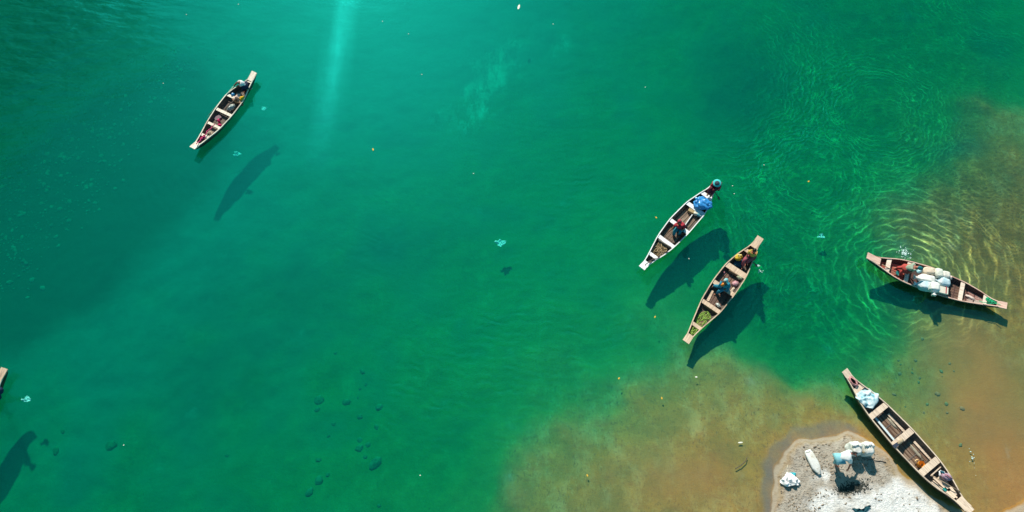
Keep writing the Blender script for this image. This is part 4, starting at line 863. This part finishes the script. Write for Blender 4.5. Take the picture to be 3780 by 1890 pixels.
# --- moored boat E
thing('tarpaulin', crumple([ZE(228, 255, .40), ZE(310, 212, .36), ZE(350, 225, .40), ZE(410, 275, .40), ZE(420, 330, .38), ZE(372, 405, .40), ZE(310, 385, .40), ZE(262, 345, .42), ZE(232, 310, .42)], .15, 3, 14, .015, 3.2, .03), mat('pale_blue_tarp', (.10, .42, .50), .4, .15, 5, (1, 1, 1), .3, (.80, .84, .84)), 'crumpled pale blue tarpaulin in the bow of the moored boat', 'tarpaulin')
thing('rope_coil', coil(ZE(207, 160, .50), .17, .018, 5, 5, 1.5, .75, boatE.rz, [ZE(235, 205, .5), ZE(255, 185, .5)]), mat('rose_rope', (.60, .28, .27), .8, .2, 20), 'rose pink rope coil at the tip of the moored boat', 'rope')
bm = bmesh.new(); box(bm, ZE(462, 548, .21), (.37, -.58, 0), (.035, .022, 0), (0, 0, .018)); thing('plank', bm, mat('white_blue_plank', (.66, .76, .78), .5, .1, 4, WS, .1), 'narrow white plank on the dark floor of the moored boat', 'plank', smooth=False)
for (x0, y0, x1, y1, l_) in ((510, 440, 665, 610, 'weathered side plank between the first two thwarts of the moored boat'), (735, 680, 885, 840, 'weathered side plank between the last two thwarts of the moored boat')):
    a, b = ZE(x0, y0, .17), ZE(x1, y1, .17); d = (b - a) / 2; bm = bmesh.new(); box(bm, (a + b) / 2, d, d.normalized().cross(Vector((0, 0, 1))) * .05, (0, 0, .02)); thing('plank', bm, GTAN, l_, 'plank', 'side planks in the moored boat', smooth=False)
for (x, y, l_, sd_) in ((545, 520, 'silvery driftwood piece under the first planks of the moored boat', 3), (755, 770, 'longer silvery driftwood piece near the orange bailer', 4)):
    bm = bmesh.new(); blob(bm, ZE(x, y, .13), .42 if sd_ == 4 else .28, .06, .035, boatE.rz - .05, 3, .6, 3, sd_); thing('driftwood', bm, wood('silver_wood', (.36, .32, .24)), l_, 'driftwood', 'driftwood in the moored boat')
ORG = PLA('orange_plastic', (.85, .40, .06)); bm = bmesh.new(); c = ZE(780, 880, .12)
tube(bm, [c, c + Vector((0, 0, .02)), c + Vector((.01, 0, .20))], [.11, .125, .13], 18, 0, False); bmesh.ops.contextual_create(bm, geom=[e for e in bm.edges if len(e.link_faces) == 1 and all(v.co.z < c.z + .05 for v in e.verts)])
bl = thing('bailer', bm, ORG, 'orange cut jug used as a bailer inside the moored boat', 'bailer')
bm = bmesh.new(); q = ZE(768, 862, .22); tube(bm, [q + Vector((-.10, .02, 0)), q + Vector((-.08, .09, .03)), q + Vector((0, .12, .03)), q + Vector((.07, .09, 0))], .02, 6); obj('handle', bm, PLA('pale_orange', (.9, .62, .3)), bl)
bm = bmesh.new(); box(bm, ZE(574, 712, .46), (.10, .055, 0), (-.03, .055, 0), (0, 0, .03)); thing('battery_box', bm, PLA('dark_slate_plastic', (.05, .06, .09)), 'dark slate box on the rail of the moored boat', 'box', smooth=False)
bm = bmesh.new(); blob(bm, ZE(618, 680, .44), .15, .07, .04, .6, 3, .6, 4, 33); thing('cloth_bundle', bm, cloth('khaki_rag', (.42, .33, .22)), 'khaki rag on the middle thwart of the moored boat', 'cloth')
bm = bmesh.new(); blob(bm, ZE(1015, 985, .42), .22, .14, .14, -.35, 3, .3, 3, 35)
hb = thing('bag', bm, mat('lilac_bag', (.40, .26, .33), .6, .2, 8, (1, 1, 1), .3), 'lilac bag on the stern planks of the moored boat', 'bag')
bm = bmesh.new(); tube(bm, [ZE(1000, 965, .56), ZE(1020, 968, .60), ZE(1042, 985, .60), ZE(1058, 1000, .54)], .018, 6); obj('strap', bm, PINK, hb)
thing('cloth', crumple([ZE(945, 935, .36), ZE(965, 925, .36), ZE(1000, 945, .38), ZE(985, 985, .36), ZE(950, 975, .36)], .07, 9), cloth('white_shirt_cloth', (.80, .78, .76)), 'white cloth beside the lilac bag', 'cloth')
bm = bmesh.new(); blob(bm, ZE(985, 948, .46), .10, .05, .05, -.7, 3, .5, 4, 37); thing('cloth_bundle', bm, cloth('petrol_cloth', (.02, .12, .17)), 'dark petrol cloth between the white cloth and the lilac bag', 'cloth')
paddle(ZE(1135, 1112, .52), ZE(880, 968, .40), 'long thin pole resting across the stern of the moored boat', OLDW, blen=0, rad=.017)
paddle(ZE(885, 985, .34), ZE(985, 1080, .34), 'dark paddle with a green blade on the stern planks of the moored boat', DWD, blen=.16, bw=.05, bm_=PLA('green_blade', (.02, .26, .24)))
bm = bmesh.new(); box(bm, ZE(930, 930, .30), (.28, .20, 0), (.012, -.016, 0), (0, 0, .012)); thing('plank', bm, GTAN, 'short plank at the front edge of the stern planks', 'plank', smooth=False)

# ------------------------------------------------------------------ things on the sandbank
zb = Zoom(2760, 1580, 4.1556)
def GB(x, y, dz=0.0): return G(zb.x0 + x / zb.k, zb.y0 + y / zb.k, dz)
for (x, y, sd_, l_) in ((1570, 325, 1, 'plump white sack standing on the sandbank, left of its twin'), (1762, 325, 2, 'plump white sack standing on the sandbank, right of its twin')):
    c = GB(x, y + 20, .34); bm = bmesh.new()
    for v in blob(bm, (0, 0, 0), 1, 1, 1, 0, 4, 0, 1, sd_, 0, .5):
        p = v.co.copy(); n = 1 + .16 * mnoise.noise(p * 2 + Vector((sd_ * 9, 0, 0))); v.co = c + Vector((p.x * .225 * n * (1 - .06 * p.z), p.y * .26 * n, p.z * .36 * (1 + .08 * mnoise.noise(p * 3 + Vector((0, sd_ * 5, 0))))))
    o = thing('sack', bm, WSACK, l_, 'sack', 'white sacks on the sandbank')
    bm = bmesh.new()
    for k in range(3): blob(bm, c + Vector((-.12 + .12 * k, .08 + .04 * (k % 2), .36)), .085, .06, .06, k, 3, .5, 4, k + sd_ * 3)
    obj('sack_neck', bm, WSACK, o)
    bm = bmesh.new(); tube(bm, [c + Vector((.235 * (1 if sd_ == 1 else -1), -.16, z)) for z in (-.28, 0, .26)], .012, 6); obj('seam_cord', bm, cloth('ochre_cord', (.50, .36, .16)), o)
a, b = GB(900, 345, .09), GB(1095, 715, .09); d = b - a
yaw = math.atan2(d.y, d.x); bm = bmesh.new(); rot = Matrix.Rotation(yaw, 3, 'Z'); rows = []
for t, q, h in ((-.5, .10, .04), (-.47, .135, .09), (-.3, .17, .13), (-.05, .185, .15), (.2, .175, .14), (.36, .12, .11), (.43, .075, .085), (.46, .055, .07), (.5, .075, .07)):
    r_ = []
    for k in range(16):
        an = 2 * math.pi * k / 16; cc_, ss_ = math.cos(an), math.sin(an); p = Vector((t * d.length, math.copysign(abs(cc_) ** .7, cc_) * q, math.copysign(abs(ss_) ** .7, ss_) * h * .6)); p.y += .012 * mnoise.noise(p * 9); p.z += .02 * mnoise.noise(p * 7); r_.append(bm.verts.new((a + b) / 2 + rot @ p))
    rows.append(r_)
for p_, q_ in zip(rows, rows[1:]):
    for k in range(16): bm.faces.new((p_[k], p_[(k + 1) % 16], q_[(k + 1) % 16], q_[k]))
bm.faces.new(rows[0][::-1]); bm.faces.new(rows[-1])
o = thing('sack', bm, WSACK, 'slim white sack lying flat on the sandbank with its neck tied', 'sack')
bm = bmesh.new(); u = d.normalized(); s_ = u.cross(Vector((0, 0, 1))); tube(bm, [a + u * .07 - s_ * .12 + Vector((0, 0, .05)), a + u * .085 + Vector((0, 0, .085)), a + u * .07 + s_ * .12 + Vector((0, 0, .05))], .016, 6); obj('sack_hem', bm, cloth('grey_hem', (.36, .36, .33)), o)
thing('sheet', crumple([GB(x, y, .03) for x, y in ((590, 680), (640, 690), (725, 740), (795, 820), (775, 880), (700, 870), (650, 905), (580, 900), (480, 850), (500, 790))], .16, 5, 16, .012, 3.4, .06), cloth('bright_white_sheet', (.84, .84, .82)), 'crumpled white plastic sheet on the sandbank', 'sheet')
thing('sheet', crumple([GB(x, y, .02) for x, y in ((635, 690), (700, 680), (735, 690), (715, 750), (660, 735))], .07, 8, 8), PLA('turquoise_plastic', (.02, .45, .52)), 'turquoise plastic scrap beside the crumpled white sheet', 'sheet')
thing('cord', cord([GB(610, 575, .02), GB(600, 640, .03), GB(615, 690, .05)], .010, .01, 3), cloth('cream_cord', (.70, .62, .48)), 'cream cord poking out of the crumpled white sheet', 'cord')
thing('stick', cord([GB(1845, 470, .02), GB(1960, 500, .03), GB(2120, 525, .02)], .012, .015, 4), DWD, 'thin dark stick on the sand between the white sacks and the moored boat', 'stick')
thing('cloth', crumple([GB(x, y, .01) for x, y in ((1600, 1225), (1650, 1230), (1720, 1255), (1800, 1225), (1860, 1180), (1890, 1200), (1810, 1275), (1730, 1310), (1640, 1290))], .08, 12, 9), cloth('dark_teal_shade', (.01, .07, .09)), 'dark teal sheet standing in for a shadow on the white sand at the bottom edge', 'cloth')  # dark sheet added in place of a cast shadow
# leaf litter patch: nobody could count it
rnd = random.Random(3); bm = bmesh.new()
for k in range(520):
    x = rnd.gauss(1600, 130); y = 925 - (x - 1600) * .16 + rnd.gauss(0, 42)
    p = GB(x, y, .012); an = rnd.uniform(0, 6.28); l_ = rnd.uniform(.025, .06); u = Vector((math.cos(an), math.sin(an), rnd.uniform(-.4, .6))) * l_; v = Vector((-math.sin(an), math.cos(an), rnd.uniform(-.5, .5))) * l_ * .35
    vs = [bm.verts.new(p + q) for q in (-u, v, u, -v)]; bm.faces.new(vs)
thing('leaf_litter', bm, mat('charred_litter', (.035, .04, .032), .8, .4, 30), 'dark patch of scattered leaf litter on the sand beside the bending person', 'leaf litter', kind='stuff', smooth=False)
bm = bmesh.new()
for k in range(1500):     # clods and twigs trodden into the spit
    px, py = rnd.uniform(2850, 3560), rnd.uniform(1590, 1895); p = G(px, py, 0)
    if p.z < .03 or mnoise.noise(p * 1.3) < -.02 or (px > 3050 and py > 1760 and rnd.random() < .8): continue
    s_ = rnd.uniform(.008, .035) * (1.6 if rnd.random() < .1 else 1); blob(bm, p, s_ * rnd.uniform(1, 2.2), s_, s_ * .7, rnd.uniform(0, 3), 1, .3, 3, k)
thing('sand_clods', bm, mat('clod_mud', (.27, .21, .15), .9, .4, 20, (1, 1, 1), 0), 'loose clods of mud scattered over the sandbank', 'clods', kind='stuff')

# ------------------------------------------------------------------ under and on the water
def stone(px, py, r_, m, label, group, seed):
    r_ *= (.8 if 'bed' in group else .68) * rnd.choice((.6, .8, 1, 1, 1.3))
    p = G(px, py); p = W(px, py, p.z); bm = bmesh.new(); blob(bm, p + Vector((0, 0, r_ * .02)), r_, r_ * rnd.uniform(.6, .95), r_ * .36, rnd.uniform(0, 3), 3, .35, 1.7, seed)
    return thing('stone', bm, m, label, 'stone', group)
DST = mat('algae_dark_stone', (.165, .20, .085), .9, .4, 6); LST = mat('olive_stone', (.26, .19, .085), .9, .35, 6)
zs = Zoom(1000, 1190, 1.84)
for i, (x, y, r_) in enumerate(((325,525,.20),(315,592,.15),(513,540,.17),(622,335,.16),(605,452,.15),(645,420,.12),(592,512,.12),(735,578,.22),(605,640,.15),(425,690,.14),(718,710,.15),(605,800,.15),(600,855,.22),(660,830,.16),(710,955,.30),(385,1035,.14),(325,1075,.24),(262,1150,.24),(440,208,.13),(392,770,.13),(323,935,.12),(640,915,.12),(735,1245,.13))):
    px, py = zs.px(x, y); stone(px, py, r_, DST, 'dark algae covered stone on the green riverbed', 'dark stones on the riverbed', i)
for i, (px, py, r_) in enumerate(((232,1592,.20),(410,1645,.22),(207,1664,.18),(838,1682,.16))): stone(px, py, r_, DST, 'dark algae covered stone on the green riverbed', 'dark stones on the riverbed', 60 + i)
z8 = Zoom(3300, 1100, 1.63)
for i, (x, y, r_) in enumerate(((285,443,.14),(335,395,.14),(290,472,.08),(315,637,.15),(262,578,.16),(155,482,.07),(148,507,.10),(130,375,.10),(28,377,.08),(40,400,.09),(110,428,.10),(35,455,.09),(68,655,.09),(320,690,.09),(410,665,.11),(400,885,.10),(170,245,.10),(222,250,.09),(110,450,.09),(0,580,.10),(360,440,.07),(200,640,.08),(180,690,.08))):
    px, py = z8.px(x, y); stone(px, py, r_, LST if i % 3 else DST, 'olive stone in the shallows beside the moored boat' if i % 3 else 'dark stone in the shallows beside the moored boat', 'stones in the shallows', 100 + i)
# the cobbled bed at the left: one mass
bm = bmesh.new()
for k in range(4200):
    px, py = rnd.uniform(-60, 900), rnd.uniform(150, 1150)
    if py > 1180 - 1.25 * px + rnd.gauss(0, 60) or rnd.random() > .85: continue
    p = W(px, py, -2.2); p.z = ground(p); s_ = rnd.choice((.03, .04, .05, .05, .06, .08, .12)) * rnd.uniform(.7, 1.3); blob(bm, p + Vector((0, 0, s_ * .02)), s_, s_ * rnd.uniform(.6, 1), s_ * .3, rnd.uniform(0, 3), 1 if s_ < .1 else 2, .3, 1.7, k)
thing('cobbles', bm, mat('pale_cobble', (.29, .33, .25), .9, .45, .5, (1, 1, 1), 0), 'pale cobbles strewn over the dark bed of the river', 'cobbles', kind='stuff', origin=W(300, 650, -2.2))
def leaf(px, py, ln, wd, m, label, cat='leaf', group=None, yaw=None, z=.012, name='leaf'):
    p = W(px, py, z); yaw = rnd.uniform(0, 6.28) if yaw is None else yaw; bm = bmesh.new()
    for v in blob(bm, p, ln / 2, wd, .010, yaw, 3):
        u = (v.co - p); c_ = math.cos(yaw) * u.x + math.sin(yaw) * u.y; v.co.z += .03 * (c_ / ln) ** 2 * 4 * .3
        v.co = p + u * (1 if u.length < 1e-6 else 1) + Vector((0, 0, v.co.z - p.z - u.z))
    return thing(name, bm, m, label, cat, group)
YL = mat('yellow_leaf', (.75, .42, .05), .6, .2, 20); WL = mat('pale_leaf', (.82, .78, .66), .6, .1, 20)
leaf(1915, 26, .34, .06, WL, 'pale slender leaf floating near the top edge', 'leaf', 'floating leaves', 1.35)
leaf(1377, 552, .15, .035, YL, 'orange leaf floating alone in mid river', 'leaf', 'floating leaves', -1.2)
for px, py, l_ in ((2285, 1397, 'yellow leaf on the green water left of the shallows'), (2443, 1470, 'yellow leaf over the brown shallows below the tan boat'), (2168, 1755, 'orange leaf over the brown shallows at the bottom'), (2570, 1392, 'pale leaf near the shadow of the tan boat'), (2418, 1170, 'small orange leaf left of the tan boat'), (2422, 803, 'small yellow leaf left of the white boat'), (2985, 670, 'small orange leaf right of the turquoise hat')):
    leaf(px, py, .10, .032, YL if 'pale' not in l_ else WL, l_, 'leaf', 'floating leaves')
thing('twig', cord([W(2714, 1731, .012), W(2735, 1718, .02), W(2752, 1703, .02), W(2758, 1688, .012)], .014, .006, 5), DWD, 'curved dark twig floating in the shallows left of the sandbank', 'twig')
leaf(2733, 1634, .20, .03, WL, 'pale bent leaf in the shallows above the sandbank', 'leaf', 'floating leaves', .1)
rs = random.Random(11)
for px, py in ((688, 54), (603, 308), (1412, 79), (1508, 125), (1557, 275), (2042, 89), (2382, 322), (1748, 641), (2543, 955), (2704, 686), (2710, 715), (1551, 1755), (2820, 609), (457, 1643), (880, 16)):
    leaf(px, py, .055, .02, WL, 'tiny pale fleck floating on the green water', 'fleck', 'pale flecks on the water', name='floating_fleck')
for i, (px, py, z, s_, l_) in enumerate(((1847, 900, -.5, .24, 'aqua plastic bag drifting under the surface in mid river'), (975, 401, -.5, .14, 'pale plastic bag under the surface right of the slim boat'), (874, 570, -.6, .18, 'torn pale plastic bag under the surface below the slim boat'), (99, 1474, -.3, .17, 'round aqua plastic bag under the surface near the left edge'), (3032, 872, -.4, .16, 'aqua plastic scrap under the surface between the tan boat and loaded boat'))):
    p = W(px, py, z); bm = crumple([p + Vector((math.cos(a) * s_ * (1 + .5 * math.sin(a * 3 + i)), math.sin(a) * s_ * .8, 0)) for a in [2 * math.pi * k / 9 for k in range(9)]], .12, 20 + i, 7)
    thing('plastic_bag', bm, PLA('drifting_plastic', (.45, .75, .68), .4), l_, 'bag')
def splash(c, rx, ry, n, label, seed):
    r_ = random.Random(seed); bm = bmesh.new()
    for k in range(n):
        a = r_.uniform(0, 6.28); q = abs(r_.gauss(0, .55)); s_ = r_.uniform(.006, .020); blob(bm, c + Vector((math.cos(a) * q * rx, math.sin(a) * q * ry, s_ * .3)), s_ * r_.uniform(1, 2.5), s_, s_ * .7, r_.uniform(0, 3), 1)
    thing('splash', bm, mat('foam', (.70, .86, .84), .25, .05, 5, (1, 1, 1), 0, spec=.6), label, 'splash', kind='stuff')
splash(ZD(715, 215, .01), .30, .34, 120, 'foamy paddle splash beside the loaded boat', 1)
splash(z3(1060, 715, .01), .14, .10, 22, 'paddle splash beside the tan boat', 2); splash(z3(1100, 855, .01), .16, .10, 16, 'paddle drips beside the tan boat', 3)
splash(z1(960, 455, .01), .12, .10, 16, 'paddle splash at the stern of the slim boat', 4)
splash(W(3588, 1690, .01),   .10, .75, 16, 'line of foam specks in the right hand shallows', 5)
